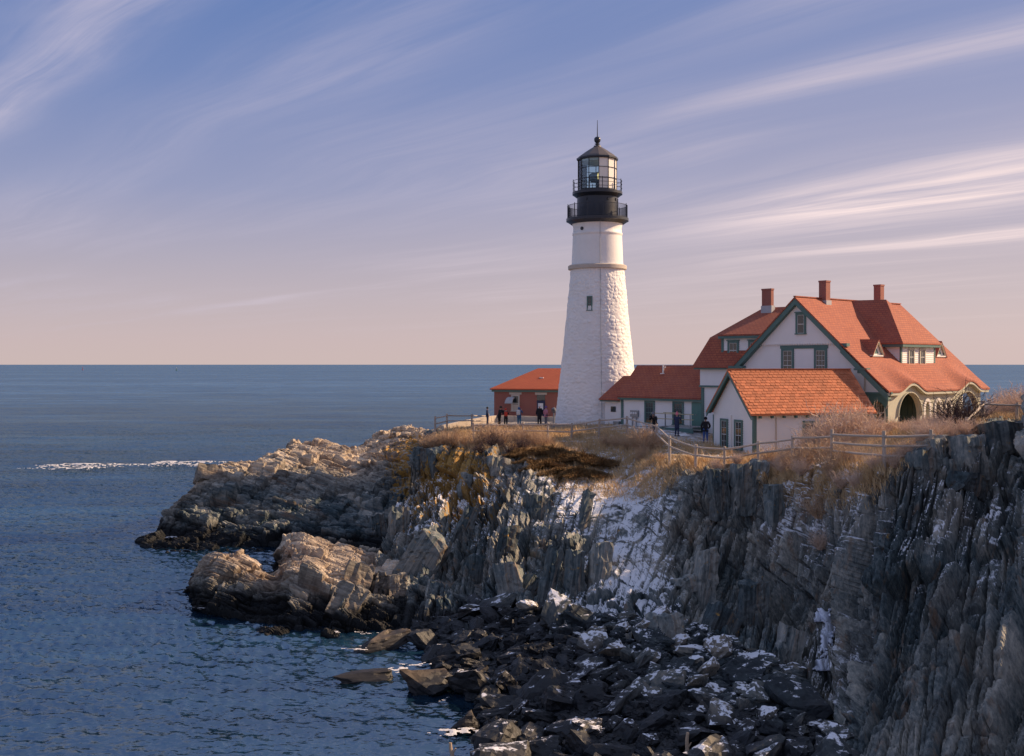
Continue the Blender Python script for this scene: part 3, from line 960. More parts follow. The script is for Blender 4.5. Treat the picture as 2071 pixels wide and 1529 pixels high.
def make_sea():
    # finely rippled near the shore, coarser out to the horizon
    th = np.concatenate([np.linspace(-75, -29, 24)[:-1], np.linspace(-29, 29, 760), np.linspace(29, 75, 24)[1:]])
    r = np.concatenate([np.linspace(4, 26, 12)[:-1], 26 * (300 / 26) ** np.linspace(0, 1, 560), 300 * (60000 / 300) ** np.linspace(0, 1, 150)[1:]])
    T, Rr = np.meshgrid(np.radians(th), r)
    x, y = Rr * np.sin(T), Rr * np.cos(T)
    z = np.zeros_like(x)
    rg = np.random.default_rng(3)
    base = R(250)
    for L, a, spread in [(9, .04, .3), (6.5, .03, .4), (4.8, .03, .5), (3.6, .034, .5), (2.7, .04, .55), (2.1, .046, .6), (1.6, .046, .65), (1.25, .042, .7), (.95, .034, .8), (.75, .025, .9)]:
        for k in range(3):
            an = base + rg.normal() * spread
            kx, ky = math.cos(an) * 2 * math.pi / L, math.sin(an) * 2 * math.pi / L
            ph = rg.uniform(0, 6.28)
            jit = rg.uniform(.85, 1.2)
            w = np.sin((x * kx + y * ky) * jit + ph + 1.6 * (fbm(np.stack([x * .03, y * .03, z + k], -1), int(L * 10), 2) - .5) * 6)
            z = z + a * .62 * (1 - np.abs(w)) * 1.0 - a * .3
    amp = .6 + .7 * fbm(np.stack([x * .03, y * .05, x * 0], -1), 8, 3)
    fade = np.clip((Rr - 26) / 30, .35, 1) * np.clip((290 - Rr) / 190, 0, 1)
    z = z * amp * fade
    me = np_mesh('sea', np.stack([x, y, z], -1).reshape(-1, 3), grid_quads(*x.shape)[:, ::-1], None, smooth=True)
    o = link_mesh('sea', me, M['water'])
    o['kind'] = 'structure'
    return o


sea = make_sea()
cliff = land_main()
point = land_point()
ledges = land_ledges()
bpy.context.view_layer.update()
DG = bpy.context.evaluated_depsgraph_get()


def ray(o, d, objs=None):
    best = None
    for ob in objs or (cliff, point, ledges):
        ok, loc, nr, _ = ob.evaluated_get(DG).ray_cast(Vector(o), Vector(d))
        if ok and (best is None or (loc - Vector(o)).length < (best[0] - Vector(o)).length):
            best = (loc, nr)
    return best


def ground(x, y, objs=None):
    h = ray((x, y, 60), (0, 0, -1), objs or (cliff,))
    return h[0].z if h else 7.5


def seen(px, py, objs=None):
    """first rock surface along the view ray through a photo pixel"""
    return ray((0, 0, EYE), Vector(((px - 1035.5) / F, 1, -(py - HOR) / F)).normalized(), objs)


# ------------------------------------------------------------------ building helpers (local coordinates, absolute heights; the root sits at the base)
ZB = {}


def root(name, x, y, zb, rot, label, cat, group=None):
    o = empty(name, (x, y, zb), R(rot), label, cat, group)
    ZB[o] = zb
    return o


def put(mb, name, mat, parent, **kw):
    zb = ZB.get(parent, 0)
    for v in mb.v: v.z -= zb
    o = mb.build(name, mat, parent, **kw)
    ZB[o] = zb
    return o


def obox(mb, o, u, n, u0, u1, z0, z1, n0, n1):
    """box in a wall's own frame: u along the wall, n outwards"""
    o, u, n = Vector(o), Vector(u), Vector(n)
    q = lambda a, b, z: o + u * a + n * b + Vector((0, 0, z))
    return mb.hexa([q(u0, n0, z0), q(u1, n0, z0), q(u1, n1, z0), q(u0, n1, z0), q(u0, n0, z1), q(u1, n0, z1), q(u1, n1, z1), q(u0, n1, z1)])


def span(poly, z):
    xs = []
    for (x0, z0), (x1, z1) in zip(poly, poly[1:] + poly[:1]):
        if (z0 - z) * (z1 - z) <= 0 and z0 != z1:
            xs.append(x0 + (x1 - x0) * (z - z0) / (z1 - z0))
    return (min(xs), max(xs)) if xs else None


def clap(mb, o, u, n, poly, h=.15, lip=.036):
    """lapped boards filling a convex wall polygon"""
    o, u, n = Vector(o), Vector(u), Vector(n)
    q = lambda a, b, z: o + u * a + n * b + Vector((0, 0, z))
    z = min(p[1] for p in poly)
    zt = max(p[1] for p in poly)
    while z < zt - 1e-3:
        z1 = min(z + h, zt - 1e-4)
        a, b = span(poly, z + 1e-4), span(poly, z1)
        if a and b:
            mb.poly(q(a[0], lip, z), q(a[1], lip, z), q(b[1], .004, z1), q(b[0], .004, z1))
            mb.poly(q(a[0], 0, z), q(a[1], 0, z), q(a[1], lip, z), q(a[0], lip, z))
        z = z1
    mb.poly(*[q(a, 0, zz) for a, zz in poly])
    return mb


def window(parent, o, u, n, u0, u1, z0, z1, frame='green_trim', w=.1, cols=2, rows=(2, 2), name='window', flat=False, hood=True, sash='sash'):
    mb = MB()
    obox(mb, o, u, n, u0, u0 + w, z0, z1, -.02, .075)
    obox(mb, o, u, n, u1 - w, u1, z0, z1, -.02, .075)
    obox(mb, o, u, n, u0 + w, u1 - w, z1 - w, z1, -.02, .075)
    obox(mb, o, u, n, u0 - .04, u1 + .04, z0 - .07, z0, -.02, .12)
    if hood: obox(mb, o, u, n, u0 - .06, u1 + .06, z1, z1 + .07, -.02, .13)
    f = put(mb, name, M[frame], parent)
    sub = parent if flat else f
    g = MB()
    a, b, c, d = u0 + w, u1 - w, z0, z1 - w
    obox(g, o, u, n, a, b, c, d, -.015, .028)
    put(g, 'pane', M['glass'], sub)
    s = MB()
    mid = (c + d) / 2
    t = .035
    obox(s, o, u, n, a, b, mid - t * .7, mid + t * .7, .02, .05)
    obox(s, o, u, n, a, a + t, c, d, .02, .048)
    obox(s, o, u, n, b - t, b, c, d, .02, .048)
    obox(s, o, u, n, a + t, b - t, c, c + t, .02, .046)
    obox(s, o, u, n, a + t, b - t, d - t, d, .02, .046)
    for k in range(1, cols):
        x = a + (b - a) * k / cols
        obox(s, o, u, n, x - .012, x + .012, c + t, mid - t * .7, .02, .042)
        obox(s, o, u, n, x - .012, x + .012, mid + t * .7, d - t, .02, .042)
    for (lo, hi, k) in ((c, mid, rows[0]), (mid, d, rows[1])):
        for j in range(1, k):
            zz = lo + (hi - lo) * j / k
            obox(s, o, u, n, a + t, b - t, zz - .012, zz + .012, .02, .04)
    put(s, 'sash', M[sash], sub)
    return f


def strip_wall(mb, pt, ys, lo, hi, t):
    """wall built from vertical strips between lo(y) and hi(y), thickness t inwards; pt(y, z, depth)"""
    for a, b in zip(ys[:-1], ys[1:]):
        la, lb, ha, hb = lo(a + 1e-5), lo(b - 1e-5), hi(a), hi(b)
        mb.hexa([pt(a, la, 0), pt(b, lb, 0), pt(b, lb, t), pt(a, la, t), pt(a, ha, 0), pt(b, hb, 0), pt(b, hb, t), pt(a, ha, t)])
    return mb


X, Yv, NX, NY = (1, 0, 0), (0, 1, 0), (-1, 0, 0), (0, -1, 0)


# ------------------------------------------------------------------ lighthouse
def tower():
    cx, cy = 7.38, 98.3
    k = cy / F
    zb = 7.4
    t = root('lighthouse', cx, cy, zb, 0, 'tall white rubble-stone lighthouse with a black lantern room and two railed galleries', 'lighthouse')
    Z = lambda y: EYE - (y - HOR) * k
    # shaft
    prof = [(7.4, 88 * k), (Z(855), 85.5 * k), (Z(735), 72 * k), (Z(630), 61 * k), (Z(546), 53.5 * k)]
    zs = np.arange(7.4, Z(546), .055)
    th = np.linspace(0, 2 * math.pi, 421)
    T, ZZ = np.meshgrid(th, zs)
    rad = np.interp(ZZ, [p[0] for p in prof], [p[1] for p in prof])
    q = np.stack([T * 3.0 / .52, ZZ / .30], -1)
    per = round(2 * math.pi * 3.0 / .52)
    q[..., 0] = T / (2 * math.pi) * per
    base = np.floor(q).astype(np.int64)
    d1 = np.full(T.shape, 9.); d2 = np.full(T.shape, 9.); hh = np.zeros(T.shape)
    for a in (-1, 0, 1):
        for b in (-1, 0, 1):
            c = base + np.array([a, b])
            cm = c[..., 0] % per
            o = np.zeros_like(cm)
            jx = hsh(cm, c[..., 1], o, 1) * .8 + .1
            jy = hsh(cm, c[..., 1], o, 2) * .8 + .1
            d = np.hypot(c[..., 0] + jx - q[..., 0], c[..., 1] + jy - q[..., 1])
            h0 = hsh(cm, c[..., 1], o, 3)
            m = d < d1
            d2 = np.where(m, d1, np.minimum(d2, d))
            hh = np.where(m, h0, hh)
            d1 = np.minimum(d1, d)
    pil = np.clip((d2 - d1) / .45, 0, 1)
    pil = pil * (2 - pil)
    p3 = np.stack([np.cos(T) * rad, np.sin(T) * rad, ZZ], -1)
    rad = rad + pil * (.012 + .042 * hh) + (fbm(p3 * 1.6, 4, 4) - .5) * .10
    v = np.stack([np.cos(T) * rad, np.sin(T) * rad, ZZ - zb], -1)
    v[:, -1] = v[:, 0]
    me = np_mesh('shaft', v.reshape(-1, 3), grid_quads(*T.shape), None, smooth=True)
    ZB[link_mesh('shaft', me, M['tower_white'], t)] = zb
    # belt course, upper drum, cove under the gallery
    b = MB().lathe([(53 * k, Z(547)), (59 * k, Z(545.5)), (59.5 * k, Z(539)), (57 * k, Z(537)), (52 * k, Z(536.5))], 96)
    put(b, 'belt_course', M['stone_trim'], t, smooth=False)
    b = MB().lathe([(52.5 * k, Z(546)), (52 * k, Z(536)), (51 * k, Z(510)), (49.6 * k, Z(480)), (49.6 * k, Z(477)), (50.6 * k, Z(476)), (50.6 * k, Z(472.5)), (49.2 * k, Z(471)),
                    (48.6 * k, Z(464)), (49.6 * k, Z(458)), (52 * k, Z(451)), (54.5 * k, Z(446.5)), (54.5 * k, Z(444))], 96)
    put(b, 'upper_drum', M['tower_white'], t, smooth=True)

    def gallery(name, r, z0, z1):
        b = MB().lathe([(r * .84, z0 - (z1 - z0) * .9), (r * .97, z0), (r, z0 + .03), (r, z1), (r * .5, z1)], 72)
        return put(b, name, M['black_paint'], t)
    g1 = gallery('lower_gallery', 63 * k, Z(449), Z(443))
    g2 = gallery('upper_gallery', 50.5 * k, Z(395), Z(389.5))
    wr = MB().lathe([(42 * k, Z(444)), (41.5 * k, Z(441)), (41 * k, Z(396))], 64)
    wr = put(wr, 'watch_room', M['black_paint'], t, smooth=True)
    dr = MB()
    for a in (R(-128), R(-62), R(-30)):
        c = Vector((math.cos(a), math.sin(a), 0)) * 41 * k
        dr.tube([c + Vector((0, 0, Z(406))), c * 1.035 + Vector((0, 0, Z(406)))], .13, 12)
    put(dr, 'port_vent', M['black_paint'], wr, kind='stuff')
    hd = MB()
    for a in (R(-18),):
        c = Vector((math.cos(a), math.sin(a), 0)) * 42.3 * k
        hd.tube([c + Vector((0, 0, Z(436))), c + Vector((0, 0, Z(404)))], .035, 6)
    put(hd, 'conduit', M['black_paint'], wr)

    def railing(parent, r, z0, z1, nb, npost, mids, rw):
        ring = MB()
        for z in mids:
            pts = [(r * math.cos(2 * math.pi * i / 60), r * math.sin(2 * math.pi * i / 60), z) for i in range(61)]
            ring.tube(pts, rw, 5, cap=False)
        rg = put(ring, 'guard_rail', M['black_paint'], parent)
        for i in range(npost):
            a = 2 * math.pi * i / npost + .13
            p = MB().bar((r * math.cos(a), r * math.sin(a), z0), (r * math.cos(a), r * math.sin(a), z1 + .12), .055)
            put(p, 'rail_post', M['black_paint'], parent)
        if nb:
            bb = MB()
            for i in range(nb):
                a = 2 * math.pi * i / nb
                bb.bar((r * math.cos(a), r * math.sin(a), z0), (r * math.cos(a), r * math.sin(a), z1), .022)
            put(bb, 'balusters', M['black_paint'], parent, kind='stuff')
    railing(g1, 60.5 * k, Z(443), Z(417), 150, 12, (Z(417), Z(441)), .022)
    railing(g2, 49.5 * k, Z(389), Z(367), 0, 12, (Z(367), Z(374), Z(382)), .020)
    # lantern: twelve sides, glazed to seaward, closed with white panels to landward
    rl, zl0, zl1 = 38.5 * k, Z(390), Z(322)
    lan = put(MB().lathe([(rl + .06, zl0), (rl + .06, zl0 + .22), (rl * .9, zl0 + .22)], 12, ph=R(-90)), 'lantern_curb', M['black_paint'], t)
    cnr = lambda i, r=rl: (r * math.cos(R(-90 + 30 * i)), r * math.sin(R(-90 + 30 * i)))
    for i in range(12):
        a, b = cnr(i), cnr(i + 1)
        white = i in (0, 1, 2, 3, 4)
        mb = MB()
        A, B = Vector((*a, 0)), Vector((*b, 0))
        n = ((A + B) / 2).normalized()
        for z0, z1 in (((zl0 + .22, zl1),) if white else ((zl0 + .22, zl0 + .22 + (zl1 - zl0 - .22) * f) for f in (1,))):
            q = [A + Vector((0, 0, z0)), B + Vector((0, 0, z0)), B + Vector((0, 0, z1)), A + Vector((0, 0, z1))]
            mb.slab([p + n * .0 for p in q], 0, -n * .02)
        put(mb, 'metal_panel' if white else 'glass_pane', M['panel_white'] if white else M['clear_glass'], t)
        bar = MB().bar((*cnr(i, rl + .02), zl0), (*cnr(i, rl + .02), zl1), .06)
        put(bar, 'astragal', M['black_paint'], t)
    hb = MB()
    for f in (.34, .67):
        z = zl0 + .22 + (zl1 - zl0 - .22) * f
        for i in range(12):
            hb.bar((*cnr(i, rl + .025), z), (*cnr(i + 1, rl + .025), z), .045)
    put(hb, 'glazing_bars', M['black_paint'], t, kind='stuff')
    lt = []
    ceil = MB().lathe([(0.01, Z(329)), (rl * .97, Z(329.5)), (rl * .99, Z(322))], 12, ph=R(-90))
    put(ceil, 'lantern_ceiling', M['panel_white'], t)
    rf = MB().lathe([(36 * k, Z(325)), (41.5 * k, Z(324)), (42 * k, Z(321.5)), (40 * k, Z(319.5)), (37 * k, Z(316.5)), (22 * k, Z(306)), (10 * k, Z(298.5)), (7.8 * k, Z(297.5)), (7.5 * k, Z(295)), (.05, Z(294.8))], 12, ph=R(-90))
    rf = put(rf, 'lantern_roof', M['roof_metal'], t)
    ev = MB().lathe([(41.2 * k, Z(325)), (42.2 * k, Z(323.5)), (42.2 * k, Z(320.5)), (40 * k, Z(319.6))], 12, ph=R(-90))
    put(ev, 'eave_band', M['black_paint'], rf)
    bl = MB().lathe([(5 * k, Z(296)), (3.2 * k, Z(294)), (3 * k, Z(293)), (6 * k, Z(291.5)), (5.6 * k, Z(291)), (2.2 * k, Z(290.3)), (3.8 * k, Z(289)), (6 * k, Z(286)), (6.7 * k, Z(283)), (6.2 * k, Z(279.5)), (4 * k, Z(277.2)), (.8 * k, Z(276.3)), (.02, Z(276.2))], 24)
    put(bl, 'ventilator_ball', M['black_paint'], rf, smooth=True)
    put(MB().tube([(0, 0, Z(277)), (0, 0, Z(243))], .045, 6, .02), 'lightning_rod', M['black_paint'], rf)
    # rotating beacon on its pedestal
    zc = Z(358)
    bc = MB().tube([(0, 0, zl0), (0, 0, zc - .38)], .12, 8)
    bc = put(bc, 'beacon', M['black_paint'], t)
    dv = Vector((.62, -.78, 0))
    drum = MB().tube([Vector((0, 0, zc)) - dv * .62, Vector((0, 0, zc)) + dv * .40], .43, 20)
    put(drum, 'beacon_housing', M['pole_grey'], bc)
    ln = MB().tube([Vector((0, 0, zc)) + dv * .41, Vector((0, 0, zc)) + dv * .50], .37, 20)
    put(ln, 'beacon_lens', M['lens'], bc)
    # windows in the shaft
    for (px, y0, y1, w) in ((1189.4, 602, 629.5, 11), (1241, 822, 832, 0),):
        if not w: continue
        s = (px - 1208.7) / np.interp(Z((y0 + y1) / 2), [p[0] for p in prof], [p[1] for p in prof]) * k
        a = math.asin(s)
        r = np.interp(Z((y0 + y1) / 2), [p[0] for p in prof], [p[1] for p in prof])
        n = Vector((math.sin(a), -math.cos(a), 0)); u = Vector((math.cos(a), math.sin(a), 0))
        hw = w * k / 2
        window(t, n * (r + .02), u, n, -hw, hw, Z(y1), Z(y0), w=.07, cols=2, rows=(2, 2), hood=False, sash='green_trim')
    a = math.asin(-33 / 48.8)
    n = Vector((math.sin(a), -math.cos(a), 0)); r = 48.9 * k
    put(MB().tube([n * (r - .1) + Vector((0, 0, Z(466))), n * (r + .06) + Vector((0, 0, Z(466)))], .15, 14), 'round_vent', M['black_paint'], t)
    cb = MB()
    for z0, z1 in ((7.6, Z(547)), (Z(536), Z(452))):
        pts = []
        for z in np.linspace(z0, z1, 14):
            r = np.interp(z, [p[0] for p in prof] + [Z(536), Z(476), Z(452)], [p[1] for p in prof] + [52 * k, 49.6 * k, 53 * k]) + .10
            a = math.asin(-.02 + .06 * 0)
            pts.append((r * math.sin(R(1.5)), -r * math.cos(R(1.5)), z))
        cb.tube(pts, .022, 5)
    put(cb, 'lightning_cable', M['pole_grey'], t)
    return t


lighthouse = tower()


# ------------------------------------------------------------------ keepers' house
def house():
    h = root('keepers_house', 19.95, 79.2, 7.8, -47, 'white clapboard keepers house with steep red roofs, green trim and three brick chimneys', 'house')
    S, RZ = .9155, 17.7
    zr = lambda x: RZ - S * x
    hump = lambda y: max(0, math.cos(max(-1, min(1, (y - 2.85) / 2.0)) * math.pi / 2)) ** 2 * .62 + max(0, math.cos(max(-1, min(1, (y - 11.25) / 2.05)) * math.pi / 2)) ** 2 * .62

    def zroof(x, y):
        return zr(x) + hump(y) * max(0, (x - 4.7) / 2.4) ** 1.4 + .10 * max(0, (x - 6.0)) ** 1.5 * .6
    # right slope: a curved shell with two eyebrows over the porch arches
    xs = np.linspace(0, 7.1, 26)
    ys = np.linspace(-.5, 14.2, 110)
    mb = MB()
    top = [(x, y, zroof(x, y)) for x in xs for y in ys]
    bot = [(x, y, zroof(x, y) - .12) for x in xs for y in ys]
    n = len(top); ny = len(ys)
    fs = []
    for i in range(len(xs) - 1):
        for j in range(ny - 1):
            a = i * ny + j
            fs.append((a, a + ny, a + ny + 1, a + 1))
            fs.append((n + a, n + a + 1, n + a + ny + 1, n + a + ny))
    for i in range(len(xs) - 1):
        for j in (0, ny - 1):
            a = i * ny + j
            fs.append((a, n + a, n + a + ny, a + ny) if j == 0 else (a, a + ny, n + a + ny, n + a))
    for j in range(ny - 1):
        a = (len(xs) - 1) * ny + j
        fs.append((a, n + a, n + a + 1, a + 1))
    mb.add(top, fs[:0]); mb.v = [Vector(p) for p in top + bot]; mb.f = fs
    rr = put(mb, 'roof', M['shingle_red'], h)
    mb = MB().slab([(0, -.5, RZ), (0, 14.2, RZ), (-5.2, 14.2, zr(5.2)), (-5.2, -.5, zr(5.2))], .12)
    put(mb, 'roof', M['shingle_red'], h)
    rc = MB().bar((0, -.5, RZ + .03), (0, 14.2, RZ + .03), .2, .07)
    put(rc, 'ridge_cap', M['shingle_red'], rr)
    # gable wall
    w = MB()
    clap(w, (0, 0, 0), X, NY, [(-4.8, 7.8), (5.2, 7.8), (5.2, zr(5.2) - .05), (3.3, 14.4), (-3.3, 14.4), (-4.8, zr(4.8) - .05)])
    clap(w, (0, -.12, 0), X, NY, [(-3.4, 14.42), (3.4, 14.42), (0, RZ - .2)], h=.5, lip=.006)
    w.box(-3.4, 3.4, -.119, 0, 14.40, 14.44)
    clap(w, (-4.8, 13.8, 0), (0, -1, 0), NX, [(0, 7.8), (12.9, 7.8), (12.9, 13.0), (0, 13.0)])
    w.poly((5.2, 13.8, 7.8), (-4.8, 13.8, 7.8), (-4.8, 13.8, 13.2), (0, 13.8, RZ - .1), (5.2, 13.8, 12.9))
    wl = put(w, 'wall', M['white_siding'], h)
    dn = MB()
    x = -3.3
    while x < 3.3:
        dn.hexa([(x, -.16, 14.33), (x + .07, -.16, 14.33), (x + .07, -.1, 14.33), (x, -.1, 14.33), (x - .02, -.16, 14.46), (x + .09, -.16, 14.46), (x + .09, -.1, 14.46), (x - .02, -.1, 14.46)])
        x += .2
    put(dn, 'dentil_trim', M['white_trim'], wl, kind='stuff')
    # rakes and cornice
    rk = MB()

    def rake(xa, xb, dz=0, wd=.42, y0=-.46, y1=-.36):
        p = lambda x, d: (x, y0, zr(abs(x)) - .125 - d + dz)
        q = lambda x, d: (x, y1, zr(abs(x)) - .125 - d + dz)
        rk.hexa([p(xa, wd), p(xb, wd), q(xb, wd), q(xa, wd), p(xa, 0), p(xb, 0), q(xb, 0), q(xa, 0)])
    rake(0, 3.5); rake(-5.15, 0); rake(3.52, 7.0, -.10, .46)
    rk.box(3.3, 4.0, -.44, -.05, 14.2, 14.42)
    # soffits
    for s in (-1, 1):
        e = 5.15 if s < 0 else 7.0
        rk.hexa([(0, -.36, RZ - .56), (s * e, -.36, zr(e) - .56), (s * e, -.01, zr(e) - .56), (0, -.01, RZ - .56), (0, -.36, RZ - .5), (s * e, -.36, zr(e) - .5), (s * e, -.01, zr(e) - .5), (0, -.01, RZ - .5)])
    put(rk, 'rake_board', M['green_trim'], h)
    ct = MB()
    ct.box(4.55, 5.5, -.5, -.02, 12.62, 12.75); ct.box(4.75, 5.4, -.38, -.02, 12.42, 12.62)
    put(ct, 'cornice_return', M['green_trim'], h)
    put(MB().box(-5.6, -4.4, -.5, .4, 12.72, 12.9), 'cornice_return', M['green_trim'], h)
    br = MB()
    br.box(-1.45, 2.36, -.075, -.02, 14.10, 14.33)
    br.box(5.0, 7.0, -.10, -.02, 11.02, 11.17)
    br.box(6.55, 7.15, -.3, -.1, 11.05, 11.2)
    put(br, 'belt_board', M['green_trim'], h)
    dp = MB().tube([(5.12, -.09, 12.4), (5.12, -.09, 8)], .05, 6)
    put(dp, 'downpipe', M['stone_trim'], h)
    window(h, (0, -.126, 0), X, NY, -.12, .70, 15.15, 16.58, w=.15, cols=1, rows=(1, 1))
    window(h, (0, -.024, 0), X, NY, -1.36, -.34, 11.9, 14.1, w=.15, cols=2, rows=(1, 3), hood=False)
    window(h, (0, -.024, 0), X, NY, 1.28, 2.28, 11.9, 14.1, w=.15, cols=3, rows=(1, 3), hood=False)
    # porch: side wall with two arches and three narrow arched openings, all under the eyebrows
    holes = [(2.83, 1.52, 9.52, 1.0), (11.2, 1.62, 9.35, 1.0)] + [(c, .27, 9.95, 1.9) for c in (5.25, 6.78, 8.32)]

    def lo(y):
        for c, r, sp, st in holes:
            if abs(y - c) < r:
                return sp + st * math.sqrt(max(0, r * r - (y - c) ** 2))
        return 7.8
    hi = lambda y: zroof(6.75, y) - .13
    cuts = sorted(set([round(v, 4) for v in np.arange(.0, 13.41, .2)] + [round(c + r * math.sin(a), 4) for c, r, _, _ in holes for a in np.linspace(-math.pi / 2, math.pi / 2, 21)]))
    pw = MB()
    strip_wall(pw, lambda y, z, d: (6.75 - d, y, z), cuts, lo, hi, .28)
    # front return of the porch with its own arch
    h2 = (5.98, .66, 9.55)
    lo2 = lambda x: h2[2] + math.sqrt(max(0, h2[1] ** 2 - (x - h2[0]) ** 2)) * 1.55 if abs(x - h2[0]) < h2[1] else 7.8
    c2 = sorted(set([5.2, 6.74] + [round(h2[0] + h2[1] * math.sin(a), 4) for a in np.linspace(-math.pi / 2, math.pi / 2, 19)]))
    pf = MB()
    strip_wall(pf, lambda x, z, d: (x, -.02 + d, z), c2, lo2, lambda x: 11.03, .25)
    porch = put(pw, 'porch_wall', M['porch_green'], h)
    put(pf, 'porch_front', M['green_trim'], h)
    up = MB()
    clap(up, (0, -.01, 0), X, NY, [(5.2, 11.17), (6.6, 11.17), (5.2, 12.45)])
    put(up, 'gable_infill', M['white_siding'], h)
    for c, r, sp, st in holes[:2]:
        tr = MB()
        pts = [(c + (r + .10) * math.sin(a), sp + (r + .10) * math.cos(a)) for a in np.linspace(-math.pi / 2, math.pi / 2, 25)]
        for (y0, z0), (y1, z1) in zip(pts[:-1], pts[1:]):
            tr.bar((6.775, y0, z0), (6.775, y1, z1), .06, .20, up=(1, 0, 0))
        put(tr, 'arch_moulding', M['porch_green'], porch)
    vs = MB()
    for c, r, sp, st in holes[2:]:
        pr = None
        for k_, a in enumerate(np.linspace(-math.pi / 2 - .75, math.pi / 2 + .75, 18)):
            aa = max(-math.pi / 2, min(math.pi / 2, a))
            drop = max(0, abs(a) - math.pi / 2) * .9
            i = Vector((6.76, c + (r + .02) * math.sin(aa), sp + st * r * math.cos(aa) - drop))
            o = Vector((6.76, c + (r + .27) * math.sin(aa), sp + st * (r + .02) * math.cos(aa) + .2 * math.cos(aa) - drop))
            if pr:
                g = .07
                q = [pr[0].lerp(i, g), i.lerp(pr[0], g), o.lerp(pr[1], g), pr[1].lerp(o, g)]
                vs.slab(q, 0, (.07, 0, 0))
            pr = (i, o)
    put(vs, 'white_arch_surround', M['white_trim'], porch, kind='stuff')
    # eave trim following the eyebrows
    ev = MB()
    yy = np.linspace(-.45, 14.1, 100)
    for a, b in zip(yy[:-1], yy[1:]):
        za, zb_ = zroof(7.1, a), zroof(7.1, b)
        ev.hexa([(6.78, a, za - .30), (6.78, b, zb_ - .30), (7.06, b, zb_ - .30), (7.06, a, za - .30), (6.78, a, za - .14), (6.78, b, zb_ - .14), (7.06, b, zb_ - .14), (7.06, a, za - .14)])
    put(ev, 'eave_trim', M['porch_green'], h)
    iw = MB()
    clap(iw, (5.2, 0, 0), Yv, X, [(0.3, 7.8), (13.8, 7.8), (13.8, 11.6), (.3, 11.6)])
    iw.poly((5.2, 13.4, 7.8), (6.75, 13.4, 7.8), (6.75, 13.4, 8.8), (5.2, 13.4, 8.8))
    put(iw, 'inner_wall', M['white_siding'], h)
    dd = MB()
    for j in range(8):
        y = 4.25 + j * .36
        dd.box(5.23, 5.29 + .01 * (j % 2), y, y + .35, 8.1, 11.3)
    put(dd, 'porch_door', M['dark_green'], h)
    window(h, (5.225, 0, 0), Yv, X, 1.0, 2.4, 8.7, 10.9, w=.12, cols=3, rows=(2, 2))
    pfl = MB().box(5.2, 6.5, .24, 13.4, 8.05, 8.18)
    put(pfl, 'porch_floor', M['deck'], h)
    cb = MB()
    cb.box(-4.9, -4.7, -.05, .08, 7.8, 12.7)
    put(cb, 'corner_board', M['green_trim'], h)
    # big hipped dormer on the sunny slope
    dw = MB()
    clap(dw, (5.0, 0, 0), Yv, X, [(4.95, 12.9), (9.85, 12.9), (9.85, 14.5), (4.95, 14.5)], h=.15)
    for y, s in ((4.95, -1), (9.85, 1)):
        n_ = (0, s, 0)
        u_ = (1, 0, 0)
        clap(dw, (0, y, 0), u_, n_, [(3.42, 14.55), (5.0, 12.98), (5.0, 14.55)])
    dm = put(dw, 'dormer', M['white_siding'], h)
    ap = (2.55, 7.4, 17.7)
    dr = MB()
    e = [(5.35, 4.6, 14.5), (5.35, 10.2, 14.5)]
    lz = lambda x: zr(x)
    dr.slab([e[0], e[1], ap], .1)
    dr.slab([(3.4, 4.6, 14.52), e[0], ap, (.02, 7.0, RZ + .02)], .1)
    dr.slab([e[1], (3.4, 10.2, 14.52), (.02, 7.8, RZ + .02), ap], .1)
    dr.poly((.02, 7.0, RZ + .02), ap, (.02, 7.8, RZ + .02))
    put(dr, 'dormer_roof', M['shingle_red'], dm)
    dt = MB()
    dt.box(5.0, 5.32, 4.65, 10.15, 14.22, 14.40); dt.box(3.5, 5.0, 4.65, 4.93, 14.22, 14.40); dt.box(3.5, 5.0, 9.87, 10.15, 14.22, 14.40)
    dt.box(4.94, 5.04, 4.9, 5.1, 12.9, 14.22); dt.box(4.94, 5.04, 9.7, 9.9, 12.9, 14.22)
    put(dt, 'dormer_trim', M['green_trim'], dm)
    sl = MB().box(5.0, 5.2, 4.8, 9.95, 12.83, 12.93)
    put(sl, 'dormer_sill', M['white_trim'], dm)
    for y in (6.35, 7.95):
        window(dm, (5.024, 0, 0), Yv, X, y - .42, y + .42, 13.0, 14.15, frame='porch_green', w=.12, cols=2, rows=(1, 1), flat=True, hood=False, name='dormer_window')
    # little triangular gablets on each side of it
    for yc in (2.55, 11.6):
        xg, zg = 4.5, 13.62
        g = MB()
        g.poly((xg, yc - .72, zg), (xg, yc + .72, zg), (xg, yc, zg + 1.0))
        g.box(xg - .1, xg + .16, yc - .82, yc + .82, zg - .08, zg + .02)
        go = put(g, 'gablet', M['white_trim'], h)
        gr = MB()
        for s in (-1, 1):
            xb = xg - 1.0 / S * 1.0
            gr.slab([(xg + .2, yc + s * .85, zg - .12 + .06), (xg + .2, yc, zg + 1.1), (xg - 1.35, yc, zg + 1.12), (xg - .15, yc + s * .85, zg - .06)][::s], .07)
        put(gr, 'gablet_roof', M['shingle_red'], go)
        gt = MB()
        for s in (-1, 1):
            gt.bar((xg + .12, yc + s * .74, zg), (xg + .12, yc, zg + .98), .1, .12, up=(1, 0, 0))
        put(gt, 'gablet_trim', M['porch_green'], go)
        gv = MB().poly((xg + .012, yc - .25, zg + .12), (xg + .012, yc + .25, zg + .12), (xg + .012, yc, zg + .5))
        put(gv, 'gablet_vent', M['green_trim'], go)
    # rear wing on the left, gambrel with a hipped end
    fw = MB()
    clap(fw, (0, .9, 0), X, NY, [(-9.0, 7.8), (-4.8, 7.8), (-4.8, 11.3), (-9.0, 11.3)])
    clap(fw, (0, .78, 0), X, NY, [(-9.12, 11.4), (-4.8, 11.4), (-4.8, 12.8), (-9.12, 12.8)])
